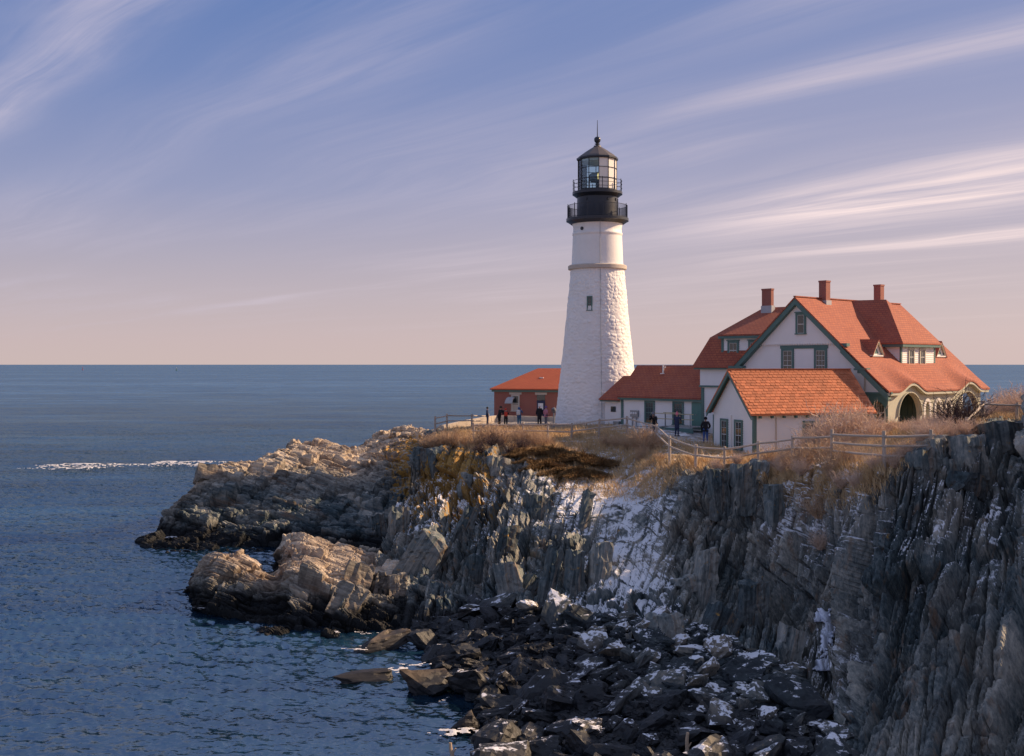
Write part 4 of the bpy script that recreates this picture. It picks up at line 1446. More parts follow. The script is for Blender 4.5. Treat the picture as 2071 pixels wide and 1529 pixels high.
    fw.poly((-9.12, .78, 11.4), (-4.8, .78, 11.4), (-4.8, .9, 11.3), (-9.0, .9, 11.3))
    clap(fw, (-9.0, 9.2, 0), (0, -1, 0), NX, [(0, 7.8), (8.3, 7.8), (8.3, 11.3), (0, 11.3)])
    clap(fw, (-9.12, 9.2, 0), (0, -1, 0), NX, [(0, 11.4), (8.42, 11.4), (8.42, 12.8), (0, 12.8)])
    fw.poly((-9, 9.2, 7.8), (-4.8, 9.2, 7.8), (-4.8, 9.2, 12.8), (-9, 9.2, 12.8))
    put(fw, 'wall', M['white_siding'], h)
    wt = MB()
    wt.box(-9.06, -8.82, .80, .895, 7.8, 11.25); wt.box(-9.2, -4.81, .72, .775, 11.28, 11.42); wt.box(-9.5, -4.9, .46, .74, 12.62, 12.82); wt.box(-9.5, -9.15, .74, 9.3, 12.62, 12.82)
    put(wt, 'wing_trim', M['green_trim'], h)
    wr = MB()
    A, B_, Cc = [(-9.6, .4, 12.84), (-8.75, 1.5, 15.05), (-6.3, 5, 17.35)]
    A2, B2, C2 = [(-9.6, 9.6, 12.84), (-8.75, 8.5, 15.05), (-6.3, 5, 17.35)]
    wr.slab([A, (-4.9, .4, 12.84), (-3, 1.5, 15.05), B_], .1)
    wr.slab([B_, (-3, 1.5, 15.05), (-.3, 5, 17.35), Cc], .1)
    wr.slab([A2, A, B_, B2], .1)
    wr.slab([B2, B_, Cc], .1)
    wr.slab([B2, C2, (-.3, 5, 17.35), (-3, 8.5, 15.05)], .1)
    wr.slab([A2, B2, (-3, 8.5, 15.05), (-4.9, 9.6, 12.84)], .1)
    put(wr, 'wing_roof', M['shingle_red'], h)
    wd = MB()
    clap(wd, (0, 1.0, 0), X, NY, [(-7.2, 13.3), (-2.6, 13.3), (-2.6, 15.15), (-7.2, 15.15)])
    clap(wd, (-7.2, 4.4, 0), (0, -1, 0), NX, [(0, 16.2), (3.4, 13.3), (3.4, 15.1)])
    wd = put(wd, 'wing_dormer', M['white_siding'], h)
    q = MB().slab([(-7.45, .65, 15.22), (-2.2, .65, 15.22), (-2.2, 4.45, 16.98), (-6.05, 4.45, 16.98)], .1)
    q.slab([(-7.45, .65, 15.22), (-6.05, 4.45, 16.98), (-7.0, 3.4, 16.15), (-7.4, 2.4, 15.6)], .1)
    put(q, 'wing_dormer_roof', M['shingle_red'], wd)
    q = MB().box(-7.4, -2.6, .68, .98, 14.92, 15.10); q.box(-7.28, -7.08, .93, .99, 13.3, 14.92); q.box(-7.35, -2.6, .9, .99, 13.2, 13.32)
    put(q, 'wing_dormer_trim', M['green_trim'], wd)
    for x in (-6.2, -4.35):
        window(wd, (0, .976, 0), X, NY, x - .5, x + .5, 13.5, 14.75, w=.16, cols=2, rows=(1, 1), flat=True, name='dormer_window')
    # chimneys
    for (x, y, z0, zt, wx, wy, par) in ((.15, 3.1, 16.9, 18.98, .58, .56, rr), (.2, 10.6, 16.9, 19.05, .56, .54, rr), (-5.6, 4.5, 16.4, 18.75, .84, .34, rr)):
        c = MB().box(x - wx / 2, x + wx / 2, y - wy / 2, y + wy / 2, z0, zt - .12)
        c.box(x - wx / 2 - .03, x + wx / 2 + .03, y - wy / 2 - .03, y + wy / 2 + .03, zt - .12, zt)
        co = put(c, 'chimney', M['brick'], h)
        c = MB().box(x - wx / 2 - .04, x + wx / 2 + .07, y - wy / 2 - .06, y + wy / 2 + .06, z0, zt - (1.42 if x > -2 else 1.3))
        put(c, 'flashing', M['lead'], co)
    return h


house_root = house()


# ------------------------------------------------------------------ low link building
def connector():
    h = root('link_building', 19.95, 79.2, 7.6, -47, 'low white building with a maroon roof between the lighthouse and the keepers house', 'building')
    w = MB()
    clap(w, (0, 1.2, 0), X, NY, [(-17.3, 7.6), (-9.0, 7.6), (-9.0, 10.35), (-17.3, 10.35)])
    w.poly((-17.3, 5.6, 7.6), (-17.3, 1.2, 7.6), (-17.3, 1.2, 10.3), (-17.3, 3.4, 12.7), (-17.3, 5.6, 10.3))
    w.poly((-9, 5.6, 7.6), (-17.3, 5.6, 7.6), (-17.3, 5.6, 10.3), (-9, 5.6, 10.3))
    put(w, 'wall', M['white_siding'], h)
    w = MB().box(-19.3, -17.33, 1.25, 5.0, 7.6, 10.2)
    put(w, 'lean_to_wall', M['tower_white'], h)
    r = MB()
    r.slab([(-17.65, .85, 10.42), (-9.02, .85, 10.42), (-9.02, 3.4, 12.93), (-17.65, 3.4, 12.93)], .1)
    r.slab([(-17.65, 3.4, 12.93), (-9.02, 3.4, 12.93), (-9.02, 5.95, 10.42), (-17.65, 5.95, 10.42)], .1)
    rf = put(r, 'roof', M['shingle_red'], h)
    r = MB()
    r.slab([(-19.65, .85, 10.15), (-17.35, .85, 10.15), (-17.35, 2.75, 12.05), (-18.6, 2.75, 12.05)], .09)
    r.slab([(-18.6, 2.75, 12.05), (-17.35, 2.75, 12.05), (-17.35, 4.6, 10.15), (-19.65, 4.6, 10.15)], .09)
    r.slab([(-19.65, 4.6, 10.15), (-19.65, .85, 10.15), (-18.6, 2.75, 12.05)], .09)
    put(r, 'lean_to_roof', M['shingle_red'], h)
    t = MB()
    t.box(-17.6, -9.05, .9, 1.17, 10.14, 10.31); t.box(-19.6, -17.66, .92, 1.24, 9.95, 10.05); t.box(-17.42, -17.2, 1.10, 1.19, 7.6, 10.14)
    t.box(-9.25, -9.05, 1.06, 1.19, 7.6, 10.14)
    put(t, 'green_trim', M['green_trim'], h)
    for a, b in ((-14.95, -13.9), (-12.1, -11.0)):
        window(h, (0, 1.178, 0), X, NY, a, b, 8.35, 10.1, w=.14, cols=3, rows=(2, 2), sash='green_trim', hood=False)
    d = MB()
    for j in range(6):
        x = -10.2 + j * .16
        d.box(x, x + .155, 1.10 - .008 * (j % 2), 1.17, 8.1, 10.1)
    d = put(d, 'door', M['door_green'], h)
    put(MB().tube([(-9.75, 1.07, 9.15), (-9.75, 1.02, 9.15)], .04, 8), 'door_knob', M['pole_grey'], d)
    q = MB().box(-18.62, -18.1, 1.2, 1.24, 9.1, 9.55)
    put(q, 'small_window', M['glass'], h)
    q = MB().tube([(-14.35, 2.75, 12.2), (-14.35, 2.75, 12.95)], .07, 8); q.box(-14.5, -14.2, 2.55, 2.95, 12.22, 12.30); q.tube([(-14.35, 2.75, 12.75), (-14.12, 2.75, 12.75), (-14.12, 2.75, 12.88)], .04, 6)
    put(q, 'vent_pipe', M['white_trim'], rf)
    q = MB().box(-16.35, -15.55, 1.0, 1.17, 8.78, 9.3); q.tube([(-16.15, 1.06, 8.78), (-16.15, 1.06, 7.7)], .05, 6); q.tube([(-15.75, 1.06, 8.78), (-15.75, 1.06, 7.7)], .05, 6)
    q = put(q, 'meter_cabinet', M['pole_grey'], h)
    for x in (-16.2, -15.95, -15.7):
        put(MB().tube([(x, 1.0, 9.08), (x, .93, 9.08)], .085, 12), 'meter_dial', M['notice'], q)
    q = MB().box(-18.1, -17.5, .9, 1.2, 8.0, 8.35)
    put(q, 'wall_vent', M['pole_grey'], h)
    return h


connector()


def ramp():
    r = root('access_ramp', 19.95, 79.2, 7.7, -47, 'grey wooden access ramp with pale double handrails in front of the low white building', 'ramp')
    d = MB()
    for i in range(26):
        x = -12.6 + i * .16
        z = 8.32 - max(0, (x + 11.0)) * .0 - max(0, -11.2 - x) * .12
        d.box(x, x + .15, -.9, .75, z - .05, z)
    put(d, 'deck_boards', M['deck'], r, kind='stuff')
    s = MB().box(-12.6, -8.46, -.96, -.9, 7.7, 8.2)
    put(s, 'skirt', M['green_trim'], r)
    for y in (-.85,):
        for x in (-12.4, -11.2, -10.0, -8.8):
            put(MB().box(x - .03, x + .03, y - .03, y + .03, 8.2, 9.28), 'rail_post', M['pole_grey'], r)
        for z in (9.25, 8.85):
            put(MB().tube([(-12.6, y, z), (-8.5, y, z)], .035, 6), 'handrail', M['rail_yellow'], r)
    for x in (-12.4, -11.3):
        put(MB().box(x - .03, x + .03, .62, .68, 8.2, 9.28), 'rail_post', M['pole_grey'], r)
    put(MB().tube([(-12.6, .65, 9.25), (-10.9, .65, 9.25)], .035, 6), 'handrail', M['rail_yellow'], r)
    return r


ramp()


# ------------------------------------------------------------------ brick fog-signal building
def brick_house():
    b = root('brick_building', 4.46, 108, 7.2, -15, 'small red brick building with an orange hipped roof behind the lighthouse', 'building')
    w = MB().box(-6.4, 3.0, 0, 7.0, 7.2, 10.7)
    put(w, 'wall', M['brick'], b)
    r = MB()
    e = [(-6.75, -.35, 10.68), (3.35, -.35, 10.68), (3.35, 7.35, 10.68), (-6.75, 7.35, 10.68)]
    p, q = (-2.9, 3.5, 12.62), (0, 3.5, 12.62)
    r.slab([e[0], e[1], q, p], .12); r.slab([e[1], e[2], q], .12); r.slab([e[2], e[3], p, q], .12); r.slab([e[3], e[0], p], .12)
    rf = put(r, 'roof', M['shingle_orange'], b)
    put(MB().box(-2.3, -1.9, 1.6, 2.0, 11.5, 11.75), 'roof_vent', M['white_trim'], rf)
    t = MB().box(-6.6, 3.2, -.2, -.03, 10.36, 10.55); t.box(-6.6, -6.43, -.03, 7.2, 10.36, 10.55)
    put(t, 'cornice', M['green_trim'], b)
    for (x0, x1, z0, z1, nm) in ((-4.7, -3.85, 8.55, 10.1, 'window'), (-2.15, -1.35, 7.75, 10.1, 'door')):
        if nm == 'window':
            f = window(b, (0, -.003, 0), X, NY, x0, x1, z0, z1, frame='stone_trim', w=.1, cols=1, rows=(1, 1), hood=False)
            put(MB().box(x0 + .1, x1 - .1, -.035, -.032 + .03, z0 + .05, z0 + .62), 'lower_panel', M['stone_trim'], f)
        else:
            d = put(MB().box(x0, x1, -.05, .0, z0, z1 - .55), 'door', M['cloth_navy'], b)
            put(MB().box(x0, x1, -.045, .0, z1 - .54, z1), 'transom', M['glass'], d)
            put(MB().box(x0 + .12, x0 + .62, -.062, -.053, 8.7, 9.3), 'notice', M['notice'], d)
        put(MB().box(x0 - .18, x1 + .18, -.06, .0, z1 + .01, z1 + .22), 'lintel', M['stone_trim'], b)
    # fog horn trumpet beside the window
    hn = MB()
    prev = None
    for k in range(8):
        a = k / 7 * 1.35
        hn.tube([(-4.95 - .02 * k, -.15 - .75 * math.sin(a), 9.25 + .6 * math.cos(a) - .05), (-4.35, -.15 - .75 * math.sin(a), 9.25 + .6 * math.cos(a) - .05)], .09, 6)
    put(hn, 'metal_hood', M['lead'], b)
    return b


brick_house()


# ------------------------------------------------------------------ shed with the orange shingles
def shed():
    s = root('shed', 14.96, 70.3, 6.6, 20, 'small white clapboard shed with an orange-red shingle roof nearest the camera', 'shed')
    L, Wd, RZ, EZ = 8.45, 4.9, 12.68, 9.93
    w = MB()
    clap(w, (0, 0, 0), X, NY, [(0, 6.6), (L, 6.6), (L, 9.95), (0, 9.95)], h=.15)
    clap(w, (0, Wd, 0), (0, -1, 0), NX, [(0, 6.6), (Wd, 6.6), (Wd, 9.95), (Wd / 2, RZ - .25), (0, 9.95)], h=.15)
    w.poly((L, 0, 6.6), (L, Wd, 6.6), (L, Wd, 9.95), (L, Wd / 2, RZ - .25), (L, 0, 9.95))
    w.poly((L, Wd, 6.6), (0, Wd, 6.6), (0, Wd, 9.95), (L, Wd, 9.95))
    put(w, 'wall', M['white_siding'], s)
    sl = (RZ - EZ) / (Wd / 2 + .3)
    r = MB()
    x0, x1 = -.42, 8.92
    r.slab([(x0, -.3, EZ), (x1, -.3, EZ), (x1, Wd / 2, RZ), (x0, Wd / 2, RZ)], .1)
    r.slab([(x0, Wd / 2, RZ), (x1, Wd / 2, RZ), (x1, Wd + .3, EZ), (x0, Wd + .3, EZ)], .1)
    rf = put(r, 'roof', M['shed_shingle'], s)
    # shingles: courses of separate tabs on the near slope
    slen = math.hypot(RZ - EZ, Wd / 2 + .3)
    ang = math.atan2(RZ - EZ, Wd / 2 + .3)
    courses, cols = 16, 26
    ch, cw = (slen - .02) / courses, (x1 - x0) / cols
    meshes = []
    for k in range(4):
        wv, t = cw - .022, .026
        m_ = MB().hexa([(.0, 0, .002), (wv, 0, .002), (wv, ch * 1.08, .002), (0, ch * 1.08, .002), (0, -.004, t + .006 * k), (wv, 0, t + .004 * ((k * 2) % 3)), (wv, ch * 1.08, .006), (0, ch * 1.08, .006)])
        me = bpy.data.meshes.new('shingle')
        me.from_pydata([tuple(v) for v in m_.v], [], m_.f)
        me.update()
        me.materials.append(M['shed_shingle'])
        face_uv(me)
        meshes.append(me)
    rest = MB()
    rg = random.Random(5)
    cnt = 0
    items = []
    for i in range(courses):
        off = (i % 2) * cw * .5 + rg.uniform(-.03, .03)
        for j in range(cols):
            u = x0 + j * cw + off
            if u + cw > x1: continue
            items.append((i, u))
    near = sorted(items, key=lambda q: (q[0], -q[1]))[:300]
    nearset = set(near)
    for (i, u) in items:
        v = i * ch
        y, z = -.3 + v * math.cos(ang), EZ + v * math.sin(ang) - 6.6
        lift = rg.uniform(.002, .01)
        if (i, u) in nearset:
            o = bpy.data.objects.new('shingle', meshes[rg.randrange(4)])
            COL.objects.link(o)
            o.parent = rf
            o.location = (u, y, z + lift)
            o.rotation_euler = (ang + rg.uniform(-.006, .006), 0, rg.uniform(-.006, .006))
        else:
            c, sn = math.cos(ang), math.sin(ang)
            me = meshes[rg.randrange(4)]
            pts = [(u + p.co.x, y + p.co.y * c - p.co.z * sn, z + lift + p.co.y * sn + p.co.z * c + 6.6) for p in me.vertices]
            rest.add(pts, [tuple(f.vertices) for f in me.polygons])
    put(rest, 'upper_shingles', M['shed_shingle'], rf, kind='stuff')
    put(MB().bar((x0, Wd / 2, RZ + .02), (x1, Wd / 2, RZ + .02), .24, .05), 'ridge_cap', M['shed_shingle'], rf)
    for (ya, za, yb, zb_) in ((-.3, EZ - .12, Wd / 2, RZ - .12), (Wd + .3, EZ - .12, Wd / 2, RZ - .12)):
        for xx in (x0 + .02, x1 - .1):
            t = MB().hexa([(xx, ya, za - .24), (xx + .06, ya, za - .24), (xx + .06, yb, zb_ - .24), (xx, yb, zb_ - .24), (xx, ya, za), (xx + .06, ya, za), (xx + .06, yb, zb_), (xx, yb, zb_)])
            put(t, 'rake_board', M['green_trim'], s)
    t = MB()
    sf = lambda y: EZ + (RZ - EZ) * (1 - abs(y - Wd / 2) / (Wd / 2 + .3)) - .14
    for ya, yb in ((-.28, Wd / 2), (Wd / 2, Wd + .28)):
        t.hexa([(x0 + .08, ya, sf(ya) - .03), (-.03, ya, sf(ya) - .03), (-.03, yb, sf(yb) - .03), (x0 + .08, yb, sf(yb) - .03), (x0 + .08, ya, sf(ya)), (-.03, ya, sf(ya)), (-.03, yb, sf(yb)), (x0 + .08, yb, sf(yb))])
    put(t, 'soffit', M['dark_green'], s)
    t = MB().box(-.04, .16, -.05, -.026, 6.6, 9.9); t.box(L - .16, L + .04, -.05, -.026, 6.6, 9.9)
    t.box(-.05, -.026, -.05, .14, 6.6, 9.8); t.box(-.05, -.026, Wd - .06, Wd + .03, 6.6, 9.7); t.box(-.06, -.027, .15, Wd - .07, 6.6, 7.15)
    put(t, 'corner_board', M['green_trim'], s)
    for j in range(10):
        x = .35 + j * .86
        if x < L + .3:
            put(MB().box(x - .05, x + .05, -.27, -.03, 9.66, 9.80), 'rafter_tail', M['green_trim'], s)
    for a, b in ((3.02, 3.95), (1.24, 2.22)):
        window(s, (-.024, Wd, 0), (0, -1, 0), NX, Wd - b, Wd - a, 7.62 if a > 2 else 7.66, 9.5, w=.14, cols=2, rows=(2, 2), hood=False)
    put(MB().box(-.10, -.03, 2.56, 2.70, 6.9, 9.75), 'conduit', M['white_trim'], s)
    window(s, (0, -.024, 0), X, NY, 3.5, 4.75, 8.0, 9.45, w=.16, cols=3, rows=(1, 1), hood=False, sash='stone_trim')
    put(MB().tube([(1.55, -.07, 9.7), (1.55, -.07, 6.7)], .045, 6), 'downpipe', M['stone_trim'], s)
    return s


shed()


# ------------------------------------------------------------------ rock slabs of the cliff
def roughen(bm, me, seed, edge, amp, ax, size):
    """divide a hull and break its faces along joints"""
    bmesh.ops.dissolve_limit(bm, angle_limit=R(12), verts=bm.verts, edges=bm.edges)
    bmesh.ops.triangulate(bm, faces=bm.faces)
    for _ in range(5):
        es = [e for e in bm.edges if e.calc_length() > edge * 1.6]
        if not es: break
        bmesh.ops.subdivide_edges(bm, edges=es, cuts=1, use_grid_fill=False)
        bmesh.ops.triangulate(bm, faces=[f for f in bm.faces if len(f.verts) > 3])
    bm.normal_update()
    n = np.array([v.normal[:] for v in bm.verts]); p = np.array([v.co[:] for v in bm.verts])
    h, e, t = blocky(p + seed * 3.7, ax, size, seed, .08)
    h2, e2, _ = blocky(p + seed * 1.7, ax, np.array(size) * .38, seed + 3, .08)
    d = amp * h + amp * .4 * h2 - amp * .3 * np.exp(-(e / .03) ** 2) + (fbm(p * 2.5 + seed, seed, 3) - .5) * amp * .7
    p = p + n * d[:, None]
    for v, q in zip(bm.verts, p): v.co = q
    bm.to_mesh(me)
    bm.free()


def slab_mesh(seed, w, h, d, bev=.05):
    rg = random.Random(seed)
    bm = bmesh.new()
    pts = []
    for sx in (-1, 1):
        for sy in (-1, 1):
            for sz in (-1, 1):
                j = lambda a: 1 + rg.uniform(-a, a)
                pts.append(bm.verts.new((sx * w / 2 * j(.22) * (1 - .12 * (sz > 0)), sy * d / 2 * j(.2), sz * h / 2 * j(.12) + rg.uniform(-.1, .1) * w)))
    for k in range(3):
        pts.append(bm.verts.new((rg.uniform(-.55, .55) * w, -d * rg.uniform(.45, .62), rg.uniform(-.4, .5) * h)))
    r = bmesh.ops.convex_hull(bm, input=pts)
    bmesh.ops.delete(bm, geom=[v for v in bm.verts if not v.link_faces], context='VERTS')
    me = bpy.data.meshes.new('rock_slab')
    roughen(bm, me, seed, max(w, d, h * .5) / 9, .16, axes((.05, .1, -1), (0, -1, 0)), (1.5, 1.2, .34))
    return me


SLABS = [  # px, py, width m, height m, depth m, lean deg, turn deg, parent: 0 cliff 1 point 2 ledges
    (768, 1085, 1.2, 2.9, 1.3, -6, 20, 0), (808, 1072, 1.3, 2.6, 1.3, 4, 15, 0), (862, 1135, 2.0, 2.9, 1.6, 30, -10, 0), (975, 1168, 1.9, 2.1, 1.3, 8, 10, 0),
    (1035, 1192, 1.5, 2.2, 1.3, -14, -15, 0), (1074, 1192, 1.1, 1.4, 1.0, 38, 20, 0), (936, 1080, .9, 3.2, 1.0, 22, 5, 0), (1020, 1120, .9, 3.0, 1.0, 14, 8, 0),
    (1176, 1070, .6, 4.0, .9, 15, 10, 0), (1108, 1195, .7, 4.0, .9, 15, 15, 0), (1090, 1050, 1.3, 2.6, 1.0, 6, 10, 0),
    (1160, 1190, .9, 3.6, .9, 10, 20, 0), (1210, 1180, 1.1, 3.8, .9, 9, 10, 0), (885, 950, 1.4, 2.9, 1.2, 4, 25, 0), (848, 948, 1.1, 2.8, 1.2, 2, 10, 0),
    (952, 985, 1.5, 1.4, 1.0, 8, 15, 0), (1008, 948, 1.6, 1.3, 1.3, 10, 20, 0),
    (1957, 935, 1.0, 1.9, 1.1, 2, 25, 0), (1892, 955, .7, 2.4, 1.0, 2, 25, 0), (1860, 965, .7, 2.1, 1.0, 7, 20, 0), (1918, 985, .7, 2.0, .8, 2, 25, 0), (2030, 893, 2.6, 1.4, 2.0, -4, 10, 0),
    (1958, 985, 1.1, .9, 1.0, 20, 20, 0), (1496, 990, 1.1, 2.6, 1.1, 8, 15, 0), (1532, 990, 1.0, 2.9, 1.0, 6, -5, 0), (1452, 1000, 1.0, 2.4, .9, 4, 20, 0),
    (1568, 1060, .7, 3.4, .8, 5, 15, 0), (1425, 1180, .8, 3.0, .9, 8, 10, 0), (1520, 1230, 1.2, 2.2, 1.0, 6, 10, 0), (1455, 1270, 1.4, 1.5, 1.1, 30, 5, 0),
    (1390, 1195, 1.2, 1.2, 1.0, -10, 20, 0), (1345, 1280, 1.4, 1.2, 1.2, 5, 20, 0), (1590, 1330, 1.0, 2.6, .9, 16, 5, 0),
    (720, 1180, 1.5, 1.8, 1.3, 20, 10, 2), (700, 1225, 1.6, 1.7, 1.2, 24, 0, 2), (770, 1200, .9, 2.0, .9, 10, 10, 2), (800, 1205, .9, 2.1, .9, 6, 15, 2),
    (840, 1215, 1.3, 1.5, 1.1, 10, 10, 2), (475, 928, 1.6, .9, 1.4, 18, 20, 1), (420, 962, 2.2, 1.3, 2.0, 12, 25, 1),
]


def rock_slabs():
    par = (cliff, point, ledges)
    for i, (px, py, w, h, d, lean, turn, k) in enumerate(SLABS):
        hit = seen(px, py, (par[k],)) or seen(px, py)
        if not hit: continue
        vd = (hit[0] - Vector((0, 0, EYE))).normalized()
        o = link_mesh('rock_slab', slab_mesh(i, w, h, d), M['slab_rock'] if k == 0 else M['slab_ledge'], par[k])
        o.location = hit[0] + vd * (d * .38)
        o.rotation_euler = (R(-12 if k == 0 else -25), R(lean), R(turn))


# ------------------------------------------------------------------ boulders
def boulder_mesh(seed, flat=.7, npt=15):
    rg = random.Random(seed)
    bm = bmesh.new()
    vs = []
    for _ in range(npt):
        v = Vector((rg.gauss(0, 1), rg.gauss(0, 1), rg.gauss(0, 1))).normalized()
        p = Vector([math.copysign(abs(c) ** .62, c) for c in v]) * rg.uniform(.82, 1.05)
        vs.append(bm.verts.new((p.x * .62, p.y * .5, p.z * .5 * flat)))
    bmesh.ops.convex_hull(bm, input=vs)
    bmesh.ops.delete(bm, geom=[v for v in bm.verts if not v.link_faces], context='VERTS')
    me = bpy.data.meshes.new('boulder')
    roughen(bm, me, seed, .085, .07, axes((1, .15, .1), (0, -1, .2)), (.7, .6, .2))
    return me


def in_poly(x, y, poly):
    c = False
    for (x0, y0), (x1, y1) in zip(poly, poly[1:] + poly[:1]):
        if (y0 > y) != (y1 > y) and x < (x1 - x0) * (y - y0) / (y1 - y0) + x0: c = not c
    return c


BEACH = [(850, 1262), (930, 1238), (1000, 1225), (1090, 1232), (1230, 1245), (1300, 1262), (1420, 1280), (1540, 1330), (1630, 1385), (1690, 1470), (1712, 1545), (1700, 1640), (985, 1640), (1010, 1515), (960, 1420), (905, 1375), (850, 1310)]


def shore_point(px, py):
    """where the view ray meets the shore or the sea"""
    h = seen(px, py, (cliff, ledges))
    Y = EYE * F / (py - HOR)
    w = P(px, py, Y)
    if h is None or h[0].z < 0: return w
    return h[0]


def boulders():
    rg = random.Random(21)
    meshes = [boulder_mesh(s, rg.uniform(.6, 1.0)) for s in range(14)]
    for m_ in meshes: m_.materials.append(M['boulder'])
    placed = []
    sizes = sorted([rg.lognormvariate(-.42, .42) for _ in range(520)], reverse=True)
    n = 0
    for s in sizes:
        if n >= 296: break
        s = max(.42, min(1.9, s))
        for _ in range(12):
            px, py = rg.uniform(850, 1715), rg.uniform(1225, 1570)
            if not in_poly(px, py, BEACH): continue
            p = shore_point(px, py)
            if p.z > 3.4 or any((p - q).length < .36 * (s + t) for q, t in placed): continue
            placed.append((p, s))
            o = link_mesh('boulder', meshes[rg.randrange(14)])
            o.scale = (s * rg.uniform(.9, 1.35), s * rg.uniform(.85, 1.1), s * rg.uniform(.7, 1.1))
            o.rotation_euler = (rg.gauss(0, .4), rg.gauss(.15, .45), rg.uniform(0, 6.28))
            o.location = p + Vector((0, .2 * s, .12 * s))
            zx, zy = 1035.5 + o.location.x / o.location.y * F, HOR - (o.location.z - EYE) / o.location.y * F
            zone = ('at the edge of the water' if zx < 1020 else 'under the snowy gully' if zy < 1330 and zx < 1400 else 'beside the frozen trickle of ice' if zx > 1480 and zy < 1450 else 'close to the foot of the right-hand cliff' if zx > 1480
                    else 'near the bottom edge of the view' if zy > 1430 else 'in the middle of the beach')
            size = 'big' if s > 1.15 else 'small' if s < .72 else 'middling'
            shp = 'flat slab-like' if o.scale.z < .84 * s else 'tall upright' if o.scale.z > 1.0 * s else 'chunky'
            tag(o, f'{size} {shp} dark boulder {zone}', 'boulder', 'dark boulders heaped below the cliff')
            n += 1
            break
    # everything smaller between them
    V, Fq, b = [], [], 0
    src = []
    for m_ in meshes[:5]:
        v = np.empty(len(m_.vertices) * 3); m_.vertices.foreach_get('co', v)
        f = np.empty(len(m_.polygons) * 3, np.int64); m_.loops.foreach_get('vertex_index', f)
        src.append((v.reshape(-1, 3), f.reshape(-1, 3)))
    for _ in range(4600):
        px, py = rg.uniform(850, 1720), rg.uniform(1225, 1640)
        if not in_poly(px, py, BEACH): continue
        p = shore_point(px, py)
        if p.z > 3.6: continue
        s = rg.uniform(.2, .6)
        v, f = src[rg.randrange(5)]
        rot = np.array(Matrix.Rotation(rg.uniform(0, 6.28), 3, 'Z') @ Matrix.Rotation(rg.gauss(0, .5), 3, 'X'))
        V.append(v @ rot.T * s * np.array([1.2, 1, .9]) + np.array(p) + np.array([0, 0, .05]))
        Fq.append(f + b); b += len(v)
    me = np_mesh('small_stones', np.concatenate(V), np.concatenate(Fq))
    tag(link_mesh('small_stones', me, M['boulder']), 'small dark stones lying between the boulders', None, None, 'stuff')
    # the sunlit rocks at the water's edge, each its own
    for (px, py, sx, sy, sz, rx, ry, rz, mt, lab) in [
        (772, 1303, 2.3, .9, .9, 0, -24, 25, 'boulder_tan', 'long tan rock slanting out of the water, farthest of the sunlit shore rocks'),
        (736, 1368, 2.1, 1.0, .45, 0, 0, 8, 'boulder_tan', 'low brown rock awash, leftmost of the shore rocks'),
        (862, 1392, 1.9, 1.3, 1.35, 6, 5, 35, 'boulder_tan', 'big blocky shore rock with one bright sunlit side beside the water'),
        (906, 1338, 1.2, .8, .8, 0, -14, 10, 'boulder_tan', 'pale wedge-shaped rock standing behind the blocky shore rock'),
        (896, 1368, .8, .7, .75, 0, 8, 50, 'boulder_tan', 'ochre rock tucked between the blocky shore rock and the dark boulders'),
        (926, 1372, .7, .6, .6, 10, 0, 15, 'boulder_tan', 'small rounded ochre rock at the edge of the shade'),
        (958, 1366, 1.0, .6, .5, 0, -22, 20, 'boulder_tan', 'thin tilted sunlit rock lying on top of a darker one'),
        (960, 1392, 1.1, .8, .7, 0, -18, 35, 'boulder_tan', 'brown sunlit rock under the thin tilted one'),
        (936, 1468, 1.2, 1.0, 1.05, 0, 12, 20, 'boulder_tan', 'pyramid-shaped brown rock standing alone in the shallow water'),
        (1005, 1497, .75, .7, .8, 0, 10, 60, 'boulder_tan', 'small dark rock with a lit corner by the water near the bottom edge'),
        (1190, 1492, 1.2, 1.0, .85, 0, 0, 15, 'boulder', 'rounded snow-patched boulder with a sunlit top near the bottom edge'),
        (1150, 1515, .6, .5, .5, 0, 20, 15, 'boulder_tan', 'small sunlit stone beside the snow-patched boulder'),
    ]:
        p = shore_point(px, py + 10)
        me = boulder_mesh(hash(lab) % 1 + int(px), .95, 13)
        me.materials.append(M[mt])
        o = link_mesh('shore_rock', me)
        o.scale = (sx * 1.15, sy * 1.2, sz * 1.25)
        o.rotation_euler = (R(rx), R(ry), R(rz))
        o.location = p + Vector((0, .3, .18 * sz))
        tag(o, lab, 'rock')


